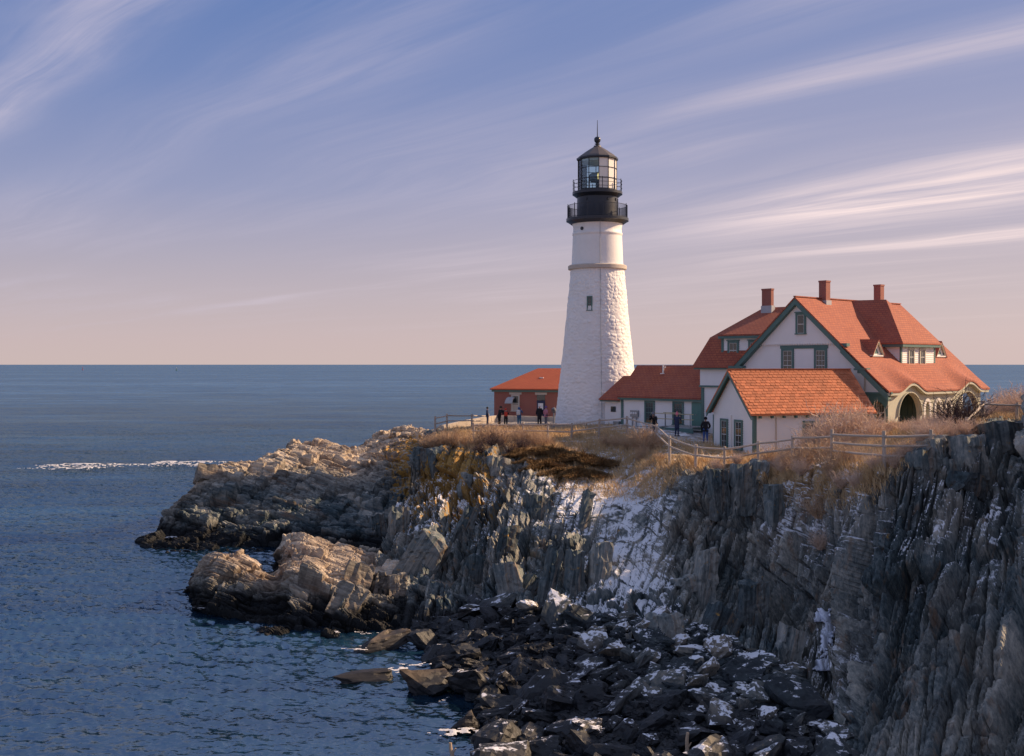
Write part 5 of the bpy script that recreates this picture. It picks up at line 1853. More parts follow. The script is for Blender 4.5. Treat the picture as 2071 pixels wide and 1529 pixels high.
# ------------------------------------------------------------------ plants
def twig_bush(seed, n=70, h=1.5, spread=.9, sub=4, w0=.022, curl=.35):
    rg = np.random.default_rng(seed)
    V, Q = [], []
    b = 0

    def strand(p0, d, L, w, segs):
        nonlocal b
        pts = [p0]
        p = p0.copy()
        d = d / np.linalg.norm(d)
        for k in range(segs):
            d = d + rg.normal(0, curl * .45, 3) + np.array([0, 0, .04])
            d /= np.linalg.norm(d)
            p = p + d * L / segs
            pts.append(p)
        side = np.cross(d, rg.normal(0, 1, 3)); side /= np.linalg.norm(side)
        oth = np.cross(side, d)
        for k, q in enumerate(pts):
            ww = w * (1 - .75 * k / segs)
            for a in (0, 2.09, 4.19):
                V.append(q + (side * math.cos(a) + oth * math.sin(a)) * ww)
        for k in range(segs):
            for a in range(3):
                Q.append((b + k * 3 + a, b + k * 3 + (a + 1) % 3, b + k * 3 + 3 + (a + 1) % 3, b + k * 3 + 3 + a))
        b += 3 * (segs + 1)
        return pts, d
    for i in range(n):
        a = rg.uniform(0, 2 * math.pi)
        r0 = rg.uniform(0, .3) * spread
        p0 = np.array([math.cos(a) * r0, math.sin(a) * r0, -.1])
        tilt = rg.uniform(.05, 1.0) * spread
        d = np.array([math.cos(a) * tilt, math.sin(a) * tilt, rg.uniform(.7, 1.1)])
        pts, dd = strand(p0, d, h * rg.uniform(.55, 1.05), w0, 4)
        for s in range(sub):
            q = pts[rg.integers(1, 5)]
            d2 = dd + rg.normal(0, .75, 3)
            pp, d3 = strand(q, d2, h * rg.uniform(.2, .45), w0 * .6, 3)
            if rg.random() < .5:
                strand(pp[2], d3 + rg.normal(0, .7, 3), h * .2, w0 * .45, 2)
    return np_mesh('shrub', np.array(V), np.array(Q))


def juniper_mesh(seed):
    rg = np.random.default_rng(seed)
    n = 7000
    a = rg.uniform(0, 2 * math.pi, n)
    r = np.sqrt(rg.uniform(0, 1, n)) * (1 + .35 * np.sin(a * 5 + seed))
    x, y = r * np.cos(a) * 1.5, r * np.sin(a) * 1.1
    lobes = fbm(np.stack([x * 1.6, y * 1.6, x * 0 + seed], -1), 3, 3)
    z = (.15 + .75 * lobes) * np.clip(1.25 - r, .1, 1) * rg.uniform(.5, 1.1, n)
    p = np.stack([x, y, z], -1)
    d = np.stack([np.cos(a) * .9, np.sin(a) * .9, rg.uniform(-.1, .7, n)], -1) + rg.normal(0, .4, (n, 3))
    d /= np.linalg.norm(d, axis=1, keepdims=True)
    s = np.cross(d, rg.normal(0, 1, (n, 3))); s /= np.linalg.norm(s, axis=1, keepdims=True)
    L = rg.uniform(.12, .3, (n, 1))
    v = np.stack([p - s * .022, p + s * .022, p + d * L], 1).reshape(-1, 3)
    return np_mesh('juniper', v, np.arange(3 * n).reshape(-1, 3))


def plants():
    kinds = {
        'brown': ([twig_bush(s, 80, 1.5, .95) for s in (1, 2, 3)], 'twig_brown'),
        'pale': ([twig_bush(s, 95, 1.6, .8, 4, .02) for s in (4, 5, 6)], 'twig_pale'),
        'dark': ([twig_bush(s, 60, 1.7, .9, 5, .026, .5) for s in (7, 8)], 'twig_dark'),
    }
    for ms, mt in kinds.values():
        for m_ in ms: m_.materials.append(M[mt])
    rg = random.Random(9)
    G = {
        'a': ('leafless shrubs along the fence left of the lighthouse', 'bare shrubs along the fence left of the lighthouse'),
        'b': ('leafless shrubs below the low white building', 'bare shrubs in front of the low white building'),
        'c': ('twiggy shrubs in front of the shed', 'bare shrubs in front of the shed'),
        'd': ('dry shrubs on the mound before the porch', 'dry shrubs on the mound before the porch'),
        'e': ('dry tufts hanging over the cliff edge', 'dry tufts along the cliff edge'),
        'f': ('dry shrubs behind the cliff-top fence', 'dry shrubs behind the cliff-top fence'),
    }
    spots = []
    for px, Y, s in ((862, 84, .85), (876, 83, 1), (893, 83.5, 1.05), (912, 83, 1.1), (935, 82.5, .9), (960, 82, .95), (982, 81.5, 1.2), (1003, 82, 1.3), (1024, 81, 1.25), (1046, 80.5, 1.2), (1068, 80, 1.1), (1088, 80, 1.15), (1104, 79.5, .9)):
        spots.append((px, Y, s, 'brown', 'a'))
    for px, Y, s in ((970, 78.5, .7), (1000, 77, .8), (1030, 76.5, .7), (1055, 77, .7)):
        spots.append((px, Y, s, 'dark', 'a'))
    for px, Y, s in ((1225, 79, .7), (1248, 78, .8), (1272, 76, .9), (1292, 74.5, 1.1), (1308, 73, 1.3), (1318, 72, 1.2), (1300, 71, .8), (1335, 68, .5)):
        spots.append((px, Y, s, 'brown', 'b'))
    for px, Y, s, k in ((1555, 61, .7, 'brown'), (1590, 60, .55, 'pale'), (1614, 60, .65, 'pale'), (1636, 62, .85, 'pale'), (1654, 60, 1.05, 'pale'), (1674, 59, 1.15, 'pale'), (1696, 60, 1.35, 'pale'), (1718, 60, 1.4, 'pale'),
                        (1738, 60.5, 1.3, 'pale'), (1640, 56, .75, 'brown'), (1664, 54.5, .85, 'brown'), (1690, 52.5, .7, 'brown'), (1625, 55.5, .7, 'brown'), (1602, 57, .7, 'brown'), (1660, 51, .8, 'brown'), (1690, 50.5, .75, 'brown'), (1720, 50.5, .6, 'brown'), (1765, 58, .9, 'pale'), (1570, 58.5, .5, 'pale')):
        spots.append((px, Y, s, k, 'c'))
    for px, Y, s in ((1782, 60, .55), (1806, 60, .45), (1832, 59, .4), (1856, 58, .4), (1880, 58, .42), (1900, 57, .5), (1918, 57, .6), (1860, 54, .5), (1890, 53, .5), (1835, 55, .5), (1905, 52, .5), (1870, 51, .5)):
        spots.append((px, Y, s, 'pale', 'd'))
    for px, Y, s in ((1812, 46, .45), (1836, 46, .5), (1866, 46.5, .55), (1888, 46.5, .5), (1920, 47, .55), (1950, 47, .5), (1968, 47.5, .6), (1770, 46.5, .45), (1735, 47.5, .45), (1700, 49, .5), (1660, 50, .5), (1620, 54, .5), (1540, 59.5, .45), (1490, 60, .4), (1450, 60, .4), (1585, 57, .5)):
        spots.append((px, Y, s, 'pale', 'e'))
    for px, Y, s in ((2005, 62, .75), (2028, 62, .8), (2050, 63, .85), (2074, 61, .9), (2100, 62, .9), (2040, 68, 1.1), (2066, 68, 1.3)):
        spots.append((px, Y, s, 'pale', 'f'))
    NTH = ['first', 'second', 'third', 'fourth', 'fifth', 'sixth', 'seventh', 'eighth', 'ninth', 'tenth', 'eleventh', 'twelfth', 'thirteenth', 'fourteenth', 'fifteenth', 'sixteenth', 'seventeenth', 'eighteenth', 'nineteenth', 'twentieth']
    spots.sort(key=lambda q: q[0])
    cnt = {}
    for px, Y, s, k, g in spots:
        key = G[g][0], k
        cnt[key] = cnt.get(key, 0) + 1
        x = (px - 1035.5) * Y / F
        ms = kinds[k][0]
        o = link_mesh('shrub', ms[rg.randrange(len(ms))])
        o.location = (x, Y, ground(x, Y))
        o.rotation_euler = (0, 0, rg.uniform(0, 6.28))
        s *= rg.uniform(.9, 1.1) * (.78 if g in 'ab' else 1)
        o.scale = (s * 1.05, s * 1.05, s * .95)
        tag(o, f'{NTH[cnt[key] - 1]} from the left of the {dict(brown="brown", pale="pale", dark="dark")[k]} {G[g][0]}', 'shrub', G[g][1])
    for px, Y, s, lab in ((1940, 53, 1.2, 'tall dark leafless bush leaning by the end of the cliff-top fence'), (1958, 55.5, .9, 'shorter dark leafless bush right beside the tall dark one')):
        x = (px - 1035.5) * Y / F
        o = link_mesh('bush', kinds['dark'][0][0 if s > 1.0 else 1])
        o.location = (x, Y, ground(x, Y))
        o.scale = (s * .9, s * .9, s)
        o.rotation_euler = (R(-6), R(12), .6)
        tag(o, lab, 'bush')
    jm = [juniper_mesh(s) for s in (1, 2, 3)]
    for m_ in jm: m_.materials.append(M['juniper'])
    jn = 0
    for px, Y, s in sorted([(1062, 76, .8), (1092, 75.5, 1.0), (1122, 75, 1.15), (1152, 74, 1.2), (1185, 73, 1.15), (1212, 72.5, 1.0), (1105, 72.5, .9), (1140, 71, 1.0), (1172, 70, .9), (1205, 69.5, .8), (1085, 73.5, .8)]):
        jn += 1
        x = (px - 1035.5) * Y / F
        o = link_mesh('juniper', jm[rg.randrange(3)])
        o.location = (x, Y, ground(x, Y) - .05)
        o.scale = (s * 1.1, s, s)
        o.rotation_euler = (R(-10), 0, rg.uniform(-.6, .6))
        tag(o, f'{NTH[jn - 1]} from the left of the low rusty junipers matting the slope below the fence', 'juniper', 'rusty junipers on the slope below the fence')


def dry_grass():
    """dead grass standing on the turf of the plateau"""
    me = cliff.data
    nv, nf = len(me.vertices), len(me.polygons)
    co = np.empty(nv * 3, np.float32); me.vertices.foreach_get('co', co); co = co.reshape(-1, 3)
    fv = np.empty(nf * 4, np.int32); me.loops.foreach_get('vertex_index', fv); fv = fv.reshape(-1, 4)
    ga = lambda n: (lambda a: (me.attributes[n].data.foreach_get('value', a), a)[1])(np.empty(nv, np.float32))
    rock, path, snow = ga('rock')[fv].mean(1), ga('path')[fv].mean(1), ga('snow')[fv].mean(1)
    c = co[fv].mean(1)
    area = .5 * np.linalg.norm(np.cross(co[fv[:, 2]] - co[fv[:, 0]], co[fv[:, 3]] - co[fv[:, 1]]), axis=1)
    pt = fbm(c * .5, 77, 4)
    w = area * np.clip(.66 - rock, 0, .5) * np.clip(.6 - path, 0, .5) * np.clip((pt - .36) * 5, 0.02, 1) * np.clip(1.25 - .8 * snow, .2, 1)
    ang = np.abs(c[:, 0] / np.maximum(c[:, 1], 1))
    w = w * (ang < .5) * (c[:, 1] < 96) * (c[:, 1] > 40) * (60 / c[:, 1])
    n = 210000
    rg = np.random.default_rng(4)
    i = rg.choice(nf, n, p=w / w.sum())
    t = rg.uniform(0, 1, (n, 2, 1))
    q = co[fv[i]]
    p = (q[:, 0] * (1 - t[:, 0]) + q[:, 1] * t[:, 0]) * (1 - t[:, 1]) + (q[:, 3] * (1 - t[:, 0]) + q[:, 2] * t[:, 0]) * t[:, 1]
    tuft = fbm(p * 1.2, 5, 3)
    h = rg.uniform(.12, .40, n) * np.clip(tuft * 2.4 - .3, .3, 1.6)
    a = rg.uniform(0, 6.28, n)
    lean = np.stack([np.cos(a), np.sin(a), a * 0], -1) * rg.uniform(.1, .7, (n, 1)) + np.array([-.25, -.1, 0])
    s = np.stack([-np.sin(a), np.cos(a), a * 0], -1) * rg.uniform(.012, .028, (n, 1))
    tip = p + (lean + np.array([0, 0, 1])) * h[:, None]
    v = np.stack([p - s - [0, 0, .03], p + s - [0, 0, .03], tip], 1).reshape(-1, 3)
    m_ = np_mesh('dry_grass', v, np.arange(3 * n).reshape(-1, 3))
    tag(link_mesh('dry_grass', m_, M['grass_dry']), 'dead straw-coloured grass on the headland', None, None, 'stuff')


# ------------------------------------------------------------------ fences
def fence(name, label, posts, rails, hgt, wired=(), group=None):
    """posts: (px, base py, Y); rails: heights per bay"""
    p0 = P(*posts[0])
    rt = empty(name, p0, 0, label, 'fence', group)
    rg = random.Random(len(posts))
    base = []
    for px, py, Y in posts:
        b = P(px, py, Y)
        base.append(b)
    for i, b in enumerate(base):
        hh = hgt if not callable(hgt) else hgt(i)
        mb = MB()
        lean = Vector((rg.gauss(0, .025), rg.gauss(0, .025), 0))
        mb.tube([b - p0 + Vector((0, 0, -.7)), b - p0 + lean * .5 + Vector((0, 0, hh * .5)), b - p0 + lean + Vector((0, 0, hh))], .085, 8, .075)
        mb.build('post', M['wood_grey'], rt)
    for i in range(len(base) - 1):
        for z in rails(i):
            a, c = base[i] - p0 + Vector((0, -.03, z + rg.gauss(0, .02))), base[i + 1] - p0 + Vector((0, -.03, z + rg.gauss(0, .02)))
            d = (c - a).normalized() * .12
            m = (a + c) / 2 + Vector((0, 0, -.02))
            MB().tube([a - d, m, c + d], .055, 7, .05).build('rail', M['wood_grey'], rt)
    for i in wired:
        a, c = base[i] - p0, base[i + 1] - p0
        top = rails(i)[0]
        L = (c - a).length
        n = int(L / .13)
        mb = MB()
        for k in range(-int(top / .13), n):
            for sgn in (0, 1):
                u0, z0, u1, z1 = k * .13, 0.05, k * .13 + top, top
                if u0 < 0: z0, u0 = .05 - u0, 0
                if u1 > L: z1, u1 = top - (u1 - L), L
                if z1 <= z0: continue
                f0, f1 = (u0 / L, u1 / L) if sgn == 0 else (1 - u0 / L, 1 - u1 / L)
                q0, q1 = a.lerp(c, f0) + Vector((0, .05, z0)), a.lerp(c, f1) + Vector((0, .05, z1))
                mb.bar(q0, q1, .0045)
        mb.build('wire_mesh', M['wire'], rt, kind='stuff')
    return rt


def fences():
    A = [(957.7, 886, 84), (1057.7, 885, 83.5), (1108, 885.5, 83), (1155.9, 886.5, 83), (1211, 878, 82.5), (1268, 873, 81.5), (1327.8, 893, 72.5), (1354.4, 921, 65), (1406.6, 940, 62.5), (1465.5, 945, 61), (1533, 935, 60), (1603, 926, 58), (1683, 927, 52.3), (1788.7, 938, 46.2), (1885, 936, 45.6)]
    fence('rail_fence', 'long weathered post-and-rail fence running along the headland in front of the lighthouse and shed', A,
          lambda i: (.98, .5) if i < 12 else (1.12, .72, .32), lambda i: 1.12 if i < 12 else 1.34, wired=(12, 13))
    B = [(880, 868, 92), (904, 862, 95), (954, 862, 98), (987, 861, 100)]
    fence('rail_fence', 'short far fence sloping up over the pale rock left of the brick building', B, lambda i: (.9, .45), 1.05)
    U = [(1955, 894, 52), (1988.5, 858, 56), (2056.5, 861, 56), (2112, 862, 56)]
    fence('rail_fence', 'stout wire-backed fence on top of the cliff, highest at the edge of the view', U, lambda i: (1.0, .22), 1.14, wired=(0, 1, 2))


def low_wall():
    p0 = P(905, 858, 99)
    rt = empty('stone_wall', p0, 0, 'low pale stone wall between the rocky point and the brick building', 'wall')
    line = [(895, 866, 98), (940, 856, 100), (985, 848, 102), (1002, 846, 103), (1060, 847, 103), (1135, 849, 102)]
    rg = random.Random(2)
    for (a, b) in zip(line[:-1], line[1:]):
        for cidx in range(3):
            n = 3
            for k in range(n):
                qa, qb = P(*a).lerp(P(*b), k / n), P(*a).lerp(P(*b), (k + 1) / n)
                d = (qb - qa).normalized() * .012
                z = -1.0 + cidx * .42 if cidx else -1.4
                h = .41 if cidx else .8
                mb = MB().bar(qa + d - p0 + Vector((0, rg.uniform(-.03, .03), z + h / 2)), qb - d - p0 + Vector((0, rg.uniform(-.03, .03), z + h / 2)), .45 - .06 * cidx, h)
                mb.build('stone', M['concrete'], rt)


# ------------------------------------------------------------------ people
def skin_mesh(verts, edges, radii, sub=2, root_i=0, name='body'):
    me = bpy.data.meshes.new(name)
    me.from_pydata(verts, edges, [])
    o = bpy.data.objects.new(name, me)
    COL.objects.link(o)
    m = o.modifiers.new('s', 'SKIN')
    m.branch_smoothing = .6
    for i, r in enumerate(radii):
        d = me.skin_vertices[0].data[i]
        d.radius = (r, r) if not isinstance(r, tuple) else r
        d.use_root = (i == root_i)
    o.modifiers.new('u', 'SUBSURF').levels = sub
    dg = bpy.context.evaluated_depsgraph_get()
    out = bpy.data.meshes.new_from_object(o.evaluated_get(dg))
    bpy.data.objects.remove(o)
    bpy.data.meshes.remove(me)
    out.polygons.foreach_set('use_smooth', [True] * len(out.polygons))
    out.name = name
    return out


def person(px, py, Y, face, ht, label, jacket, trousers, hat, hat_col, arms='down', coat=False, bag=None, bend=0.0, ground_fit=True, group=None):
    p = P(px, py, Y)
    z = ground(p.x, p.y) if ground_fit else p.z
    r = empty('person', (p.x, p.y, z), R(face), label, 'person', group)
    k = ht / 1.75
    V = lambda *a: tuple(c * k for c in a)
    fw = bend
    hip, chest, neck, head = V(0, 0, .95), V(0, -.22 * fw, 1.30), V(0, -.38 * fw, 1.50), V(0, -.47 * fw - .02, 1.60)
    top = V(0, -.55 * fw - .01, 1.70)
    sh = [V(s * .17, -.32 * fw, 1.43) for s in (-1, 1)]
    if arms == 'down':
        el = [V(s * .25, -.25 * fw + .03, 1.14) for s in (-1, 1)]; wr = [V(s * .25, -.28 * fw - .10, .92) for s in (-1, 1)]
    elif arms == 'pockets':
        el = [V(s * .29, .06, 1.15) for s in (-1, 1)]; wr = [V(s * .20, -.12, .97) for s in (-1, 1)]
    else:  # holding something up to the face or in front
        el = [V(s * .27, -.32 * fw - .12, 1.20) for s in (-1, 1)]; wr = [V(s * .10, -.45 * fw - .28, 1.42) for s in (-1, 1)]
    kn = [V(s * .10, -.03, .50) for s in (-1, 1)]; an = [V(s * .11, .02, .08) for s in (-1, 1)]; toe = [V(s * .13, -.15, .04) for s in (-1, 1)]
    hp = [V(s * .09, 0, .90) for s in (-1, 1)]
    hand = [tuple(np.array(w) + np.array(V(0, -.03, -.08 if arms == 'down' else .05))) for w in wr]
    vs = [hip, chest, neck, head, top] + sh + el + wr + hand + hp + kn + an + toe
    es = [(0, 1), (1, 2), (2, 3), (3, 4), (1, 5), (1, 6), (5, 7), (6, 8), (7, 9), (8, 10), (9, 11), (10, 12), (0, 13), (0, 14), (13, 15), (14, 16), (15, 17), (16, 18), (17, 19), (18, 20)]
    rad = [.11, .12, .05, .085, .07, .06, .06, .045, .045, .03, .03, .028, .028, .085, .085, .06, .06, .04, .04, .035, .035]
    body = link_mesh('body', skin_mesh([tuple(v) for v in vs], es, [x * k for x in rad]), M['skin'], r)
    # fingers and nose as small chains of the same skin
    fg = MB()
    for w, hnd in zip(wr, hand):
        w, hnd = Vector(w), Vector(hnd)
        d = (hnd - w).normalized()
        sd_ = d.cross(Vector((0, 1, 0))).normalized()
        for j in range(4):
            b0 = hnd + sd_ * (j - 1.5) * .017 * k
            fg.tube([b0, b0 + d * .045 * k, b0 + d * (.075 - .006 * abs(j - 1)) * k + Vector((0, -.02, 0)) * k], .009 * k, 5, .007 * k)
        fg.tube([w.lerp(hnd, .5) + sd_ * .03 * k, w.lerp(hnd, .9) + sd_ * .055 * k], .010 * k, 5, .008 * k)
    hd = Vector(head)
    fg.tube([hd + Vector((0, -.075, .02)) * k, hd + Vector((0, -.115, -.01)) * k], .018 * k, 6, .012 * k)
    fg.build('fingers', M['skin'], r, smooth=True, kind='stuff')
    # jacket: torso and sleeves
    lo = V(0, 0, .50) if coat else V(0, 0, .86)
    jv = [hip, lo, chest, V(0, -.35 * fw, 1.46)] + sh + el + wr
    je = [(0, 1), (0, 2), (2, 3), (2, 4), (2, 5), (4, 6), (5, 7), (6, 8), (7, 9)]
    jr = [(.185, .145), (.21, .17) if coat else (.185, .145), (.205, .15), .085, .095, .095, .075, .075, .055, .055]
    jr = [tuple(q * k for q in x) if isinstance(x, tuple) else x * k for x in jr]
    link_mesh('jacket', skin_mesh([tuple(v) for v in jv], je, jr, name='jacket'), M[jacket], r)
    tv = [V(0, 0, .95)] + hp + kn + [V(s * .11, .02, .10) for s in (-1, 1)]
    te = [(0, 1), (0, 2), (1, 3), (2, 4), (3, 5), (4, 6)]
    link_mesh('trousers', skin_mesh([tuple(v) for v in tv], te, [x * k for x in (.13, .105, .105, .08, .08, .065, .065)], name='trousers'), M[trousers], r)
    for s in (0, 1):
        a, t_ = Vector(an[s]), Vector(toe[s])
        MB().tube([a + Vector((0, .06, -.03)) * k, a + Vector((0, -.02, -.02)) * k, t_ + Vector((0, 0, 0)), t_ + Vector((0, -.05, -.01)) * k], .052 * k, 8, .04 * k).build('shoe', M['cloth_black'], r, smooth=True)
    hz = Vector(head)
    prof = [(.108 * k, -.01 * k), (.118 * k, .02 * k), (.116 * k, .08 * k), (.09 * k, .14 * k), (.045 * k, .175 * k), (.003, .18 * k)]
    mb = MB().lathe(prof, 16)
    for v in mb.v: v += hz + Vector((0, .012 * k, .0))
    if hat == 'pom':
        pm = MB().lathe([(.003, 0), (.04 * k, .02 * k), (.045 * k, .05 * k), (.03 * k, .08 * k), (.003, .09 * k)], 10)
        for v in pm.v: v += hz + Vector((0, .012, .17 * k))
        mb.add(pm.v, pm.f)
    if hat == 'hood':
        hv = [(hz + Vector((0, .05, -.12)) * 1), (hz + Vector((0, .03, .03))), (hz + Vector((0, .02, .1)))]
        link_mesh('hood', skin_mesh([tuple(v) for v in hv], [(0, 1), (1, 2)], [.12 * k, .13 * k, .10 * k], name='hood'), M[hat_col], r)
    else:
        mb.build('hat' if hat != 'hair' else 'hair', M[hat_col], r, smooth=True)
    if bag:
        b = MB().box(-.16 * k, .16 * k, .12 * k - .22 * fw, .30 * k - .22 * fw, 1.02 * k, 1.46 * k)
        o = b.build('backpack', M[bag], None, bevel=.05)
        o.location = r.location; o.rotation_euler = r.rotation_euler
        tag(o, label.split(' wearing')[0].replace('person', 'backpack on the back of the person') if False else {'cloth_red': 'red-orange backpack worn by the crouching figure in black', 'cloth_white': 'pale backpack worn by the figure in a blue jacket'}[bag], 'backpack')
    return r


def people():
    person(1427, 890, 78, 175, 1.80, 'person in a black jacket and blue jeans standing with their back turned by the shed', 'cloth_black', 'cloth_jeans', 'beanie', 'cloth_black', 'pockets')
    person(1369, 877, 82, 150, 1.70, 'person in a long navy coat and bright pink hat before the low white building', 'cloth_navy', 'cloth_navy', 'pom', 'cloth_hotpink', 'hold', coat=True)
    person(1325, 876, 79, -35, 1.78, 'person in a dark jacket leaning forward with a camera at the fence corner', 'cloth_black', 'cloth_grey', 'pom', 'cloth_grey', 'hold', bend=.55)
    cp = Vector(W(1325, 79, 0)); gz = ground(cp.x, cp.y)
    c = MB().box(-.09, .09, -.06, .06, -.06, .06); c.tube([(0, -.06, 0), (0, -.17, 0)], .045, 10)
    o = c.build('camera_body', M['cloth_black'])
    o.location = Vector((cp.x, cp.y, gz + 1.50)) + Matrix.Rotation(R(-35), 3, 'Z') @ Vector((0, -.60, 0)); o.rotation_euler = (0, 0, R(-35))
    tag(o, 'black camera held up by the figure leaning at the fence corner', 'camera')
    person(1091, 858, 95, 190, 1.74, 'person in a long black coat and a white hat facing the brick building', 'cloth_black', 'cloth_black', 'pom', 'cloth_white', 'down', coat=True)
    person(1104, 858, 94.5, 120, 1.62, 'person in a pink jacket and a purple hat close beside the one in black', 'cloth_pink', 'cloth_grey', 'beanie', 'cloth_purple', 'pockets')
    person(1050, 858, 95, 160, 1.70, 'person in a blue jacket and teal trousers with a pale backpack', 'cloth_blue', 'cloth_teal', 'hood', 'cloth_blue', 'hold', bag='cloth_white')
    person(1023, 858, 94, 185, 1.55, 'person in black with a red-orange backpack stooping by the fence', 'cloth_black', 'cloth_black', 'beanie', 'cloth_red', 'hold', bend=.45, bag='cloth_red')
    person(1009.5, 858, 94.5, 70, 1.74, 'person in a black jacket leaning towards the far fence', 'cloth_black', 'cloth_black', 'hair', 'hair', 'hold', bend=.3)
    person(985.5, 858, 99, 100, 1.55, 'person in dark blue standing at the end of the short far fence', 'cloth_navy', 'cloth_navy', 'beanie', 'cloth_black', 'down')


# ------------------------------------------------------------------ small things
def extras():
    # viewing machine by the lighthouse
    p = P(1120, 855, 93.5)
    z = ground(p.x, p.y)
    v = empty('viewing_machine', (p.x, p.y, z), R(-20), 'grey coin viewer on a post beside the left foot of the lighthouse', 'viewer')
    MB().tube([(0, 0, -.1), (0, 0, 1.15)], .09, 10, .06).build('post', M['pole_grey'], v)
    h = MB().lathe([(.05, 1.12), (.17, 1.2), (.2, 1.35), (.17, 1.5), (.05, 1.58), (.003, 1.59)], 14)
    h = h.build('head', M['cloth_grey'], v, smooth=True)
    for s in (-1, 1):
        MB().tube([(s * .07, -.12, 1.38), (s * .07, -.26, 1.38)], .045, 8).build('eyepiece', M['black_paint'], h)
    # navigation buoys far out
    for px, Y, mt, lab, cone in ((167, 2600, 'buoy_red', 'tiny red navigation buoy near the horizon, the left one of two', True), (357, 2400, 'buoy_green', 'tiny green and white navigation buoy near the horizon, the right one of two', False)):
        x = (px - 1035.5) * Y / F
        b = empty('buoy', (x, Y, 0), 0, lab, 'buoy')
        MB().lathe([(1.0, -.6), (1.6, -.2), (1.6, .9), (.9, 1.3), (.02, 1.3)], 14).build('hull', M[mt], b)
        t = MB()
        for a in range(4):
            an = a * math.pi / 2 + .4
            t.bar((.9 * math.cos(an), .9 * math.sin(an), 1.2), (.35 * math.cos(an), .35 * math.sin(an), 5.4), .22)
        t.build('tower_frame', M[mt], b)
        MB().lathe([(.7, 5.3), (.7, 6.0), (.05, 7.6 if cone else 6.1), (.02, 7.6 if cone else 6.12)], 10).build('top_mark', M[mt] if cone else M['panel_white'], b)
    # driftwood and stranded branches at the bottom edge
    for px, py, L, lean, turn, lab in ((919, 1531, .75, -10, 10, 'bleached driftwood stick standing up at the bottom edge, the left one of three'), (957, 1533, .8, 35, -20, 'bleached driftwood stick leaning right at the bottom edge'), (1387, 1533, 1.0, 3, 40, 'bleached driftwood stick standing among the dark boulders')):
        p = shore_point(px, py)
        b = MB()
        q = [Vector((0, 0, -.5))]
        for k in range(5):
            q.append(q[-1] + Vector((math.sin(R(lean)) * L / 4 + .02 * (-1) ** k, .03, math.cos(R(lean)) * L / 4)))
        b.tube(q, .085, 8, .05)
        b.tube([q[3], q[3] + Vector((.12, -.05, .22))], .04, 6, .02)
        o = b.build('driftwood', M['driftwood'])
        o.location = p
        tag(o, lab, 'driftwood')
    # frozen waterfall draped over the rock
    nx, ny = 60, 96
    pts, idx = [], {}
    V, Q = [], []
    grid = {}
    for j in range(ny):
        for i in range(nx):
            u, w = i / (nx - 1), j / (ny - 1)
            px = 1640 + 78 * u - 6 * w * 0
            py = 1232 + 125 * w
            h = seen(px, py, (cliff,))
            if not h: continue
            grid[i, j] = h[0]
    rg = random.Random(3)
    for (i, j), q in grid.items():
        u, w = i / (nx - 1), j / (ny - 1)
        c1 = .62 - .35 * w; c2 = .80 + .06 * w
        u += (vnoise(np.array([u * 9., w * 14., 1.])) - .5) * .16 + (vnoise(np.array([u * 25., w * 22., 4.])) - .5) * .08
        ok = abs(u - c1) < .17 + .10 * math.sin(w * 7) * .5 + (.25 if w < .22 else 0) or (abs(u - c2) < .12 and w > .15)
        if ok and vnoise(np.array([u * 16., w * 10., 9.])) > .24:
            grid[i, j] = (q, True)
        else:
            grid[i, j] = (q, False)
    for j in range(ny - 1):
        for i in range(nx - 1):
            cs = [(i, j), (i + 1, j), (i + 1, j + 1), (i, j + 1)]
            if all(c in grid for c in cs) and sum(grid[c][1] for c in cs) >= 3:
                ps = [grid[c][0] for c in cs]
                if max((a - b_).length for a in ps for b_ in ps) > .9: continue
                ids = []
                for c in cs:
                    if c not in idx:
                        q = grid[c][0]
                        idx[c] = len(V)
                        V.append(q + (Vector((0, 0, EYE)) - q).normalized() * (.05 + .09 * vnoise(np.array([c[0] * .22, c[1] * .07, 2.]))))
                    ids.append(idx[c])
                Q.append(ids)
    # keep the one connected sheet
    par = list(range(len(V)))

    def top(i):
        while par[i] != i:
            par[i] = par[par[i]]; i = par[i]
        return i
    for q in Q:
        for a_ in q[1:]: par[top(a_)] = top(q[0])
    sizes = {}
    for q in Q: sizes[top(q[0])] = sizes.get(top(q[0]), 0) + 1
    if sizes:
        keep = max(sizes, key=sizes.get)
        Q = [q for q in Q if top(q[0]) == keep]
        used = sorted({i for q in Q for i in q})
        mp = {o_: n_ for n_, o_ in enumerate(used)}
        V = [V[i] for i in used]; Q = [[mp[i] for i in q] for q in Q]
    if Q:
        me = bpy.data.meshes.new('frozen_waterfall')
        me.from_pydata([tuple(v) for v in V], [], Q)
        me.polygons.foreach_set('use_smooth', [True] * len(me.polygons))
        o = link_mesh('frozen_waterfall', me, M['ice'])
        sm_ = o.modifiers.new('thick', 'SOLIDIFY'); sm_.thickness = .06; sm_.offset = -1
        tag(o, 'frozen white trickle of ice hanging down the dark rock gully', 'ice')
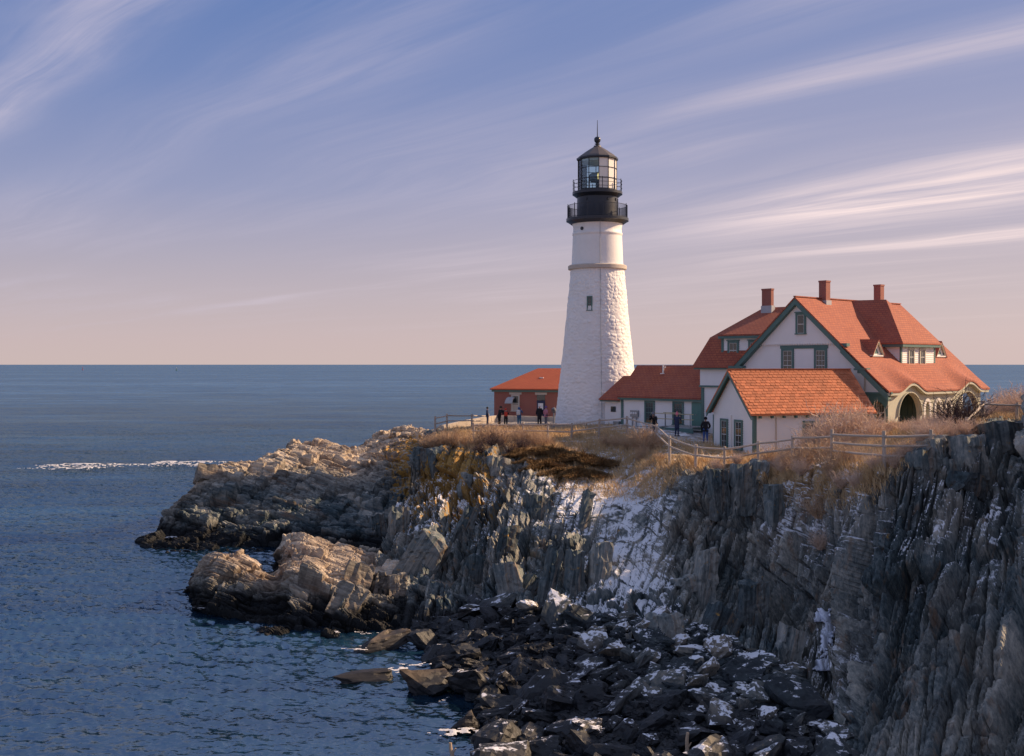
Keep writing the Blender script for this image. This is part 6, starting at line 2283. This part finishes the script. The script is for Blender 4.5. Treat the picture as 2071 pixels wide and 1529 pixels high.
    # breaking crests out on the shoal, and foam where the swell meets the rocks
    V, Q, b = [], [], 0

    def foam(cx, cy, lx, ly, rot, thr, res, seed, z0=.12, rise=.25):
        nonlocal b
        a, c = np.meshgrid(np.arange(-lx, lx, res), np.arange(-ly, ly, res * 1.0))
        n = fbm(np.stack([a * .35, c * 1.1, a * 0 + seed], -1), seed, 5) + .20 * (1 - (a / lx) ** 2 - (c / ly) ** 2)
        n2 = fbm(np.stack([a * 4.5, c * 6, a * 0], -1), seed + 9, 3)
        ok = (n + .9 * (n2 - .5) > thr + .07)
        ok &= ((a / lx) ** 2 + (c / ly) ** 2 < 1)
        z = z0 + rise * np.clip(n - thr, 0, .3) * 3 + .10 * n2
        x = cx + a * math.cos(rot) - c * math.sin(rot)
        y = cy + a * math.sin(rot) + c * math.cos(rot)
        g = grid_quads(*a.shape)
        g = g[ok.ravel()[g].all(1)]
        V.append(np.stack([x, y, z], -1).reshape(-1, 3)); Q.append(g + b); b += a.size
    foam(-55.5, 142, 7.0, 4.2, .12, .57, .13, 3, .12, .35)
    foam(-50, 144, 5.0, 3.0, .10, .66, .13, 4, .12, .2)
    foam(-42.5, 146, 6.0, 4.5, .08, .60, .13, 5, .12, .3)
    for (px, py, lx, ly, th) in ((800, 1362, 1.1, .6, .66), (720, 1318, 1.2, .5, .68), (330, 1092, 1.2, .5, .62), (300, 1082, .8, .5, .6), (570, 1245, 1.2, .4, .63), (690, 1288, 1.6, .5, .63), (790, 1288, 1.5, .4, .64), (900, 1425, .9, .5, .62), (930, 1490, 1.2, .5, .64), (850, 1350, 1.2, .5, .69), (420, 1236, 1.2, .4, .66), (980, 1480, .8, .4, .64)):
        Y = EYE * F / (py - HOR)
        foam((px - 1035.5) * Y / F, Y, lx, ly, .1, th, .06, int(px), .10, .1)
    me = np_mesh('sea_foam', np.concatenate(V), np.concatenate(Q))
    tag(link_mesh('sea_foam', me, M['foam']), 'white foam of waves breaking on the shoal and the shore', None, None, 'stuff')


rock_slabs()
boulders()
plants()
dry_grass()
fences()
low_wall()
people()
extras()
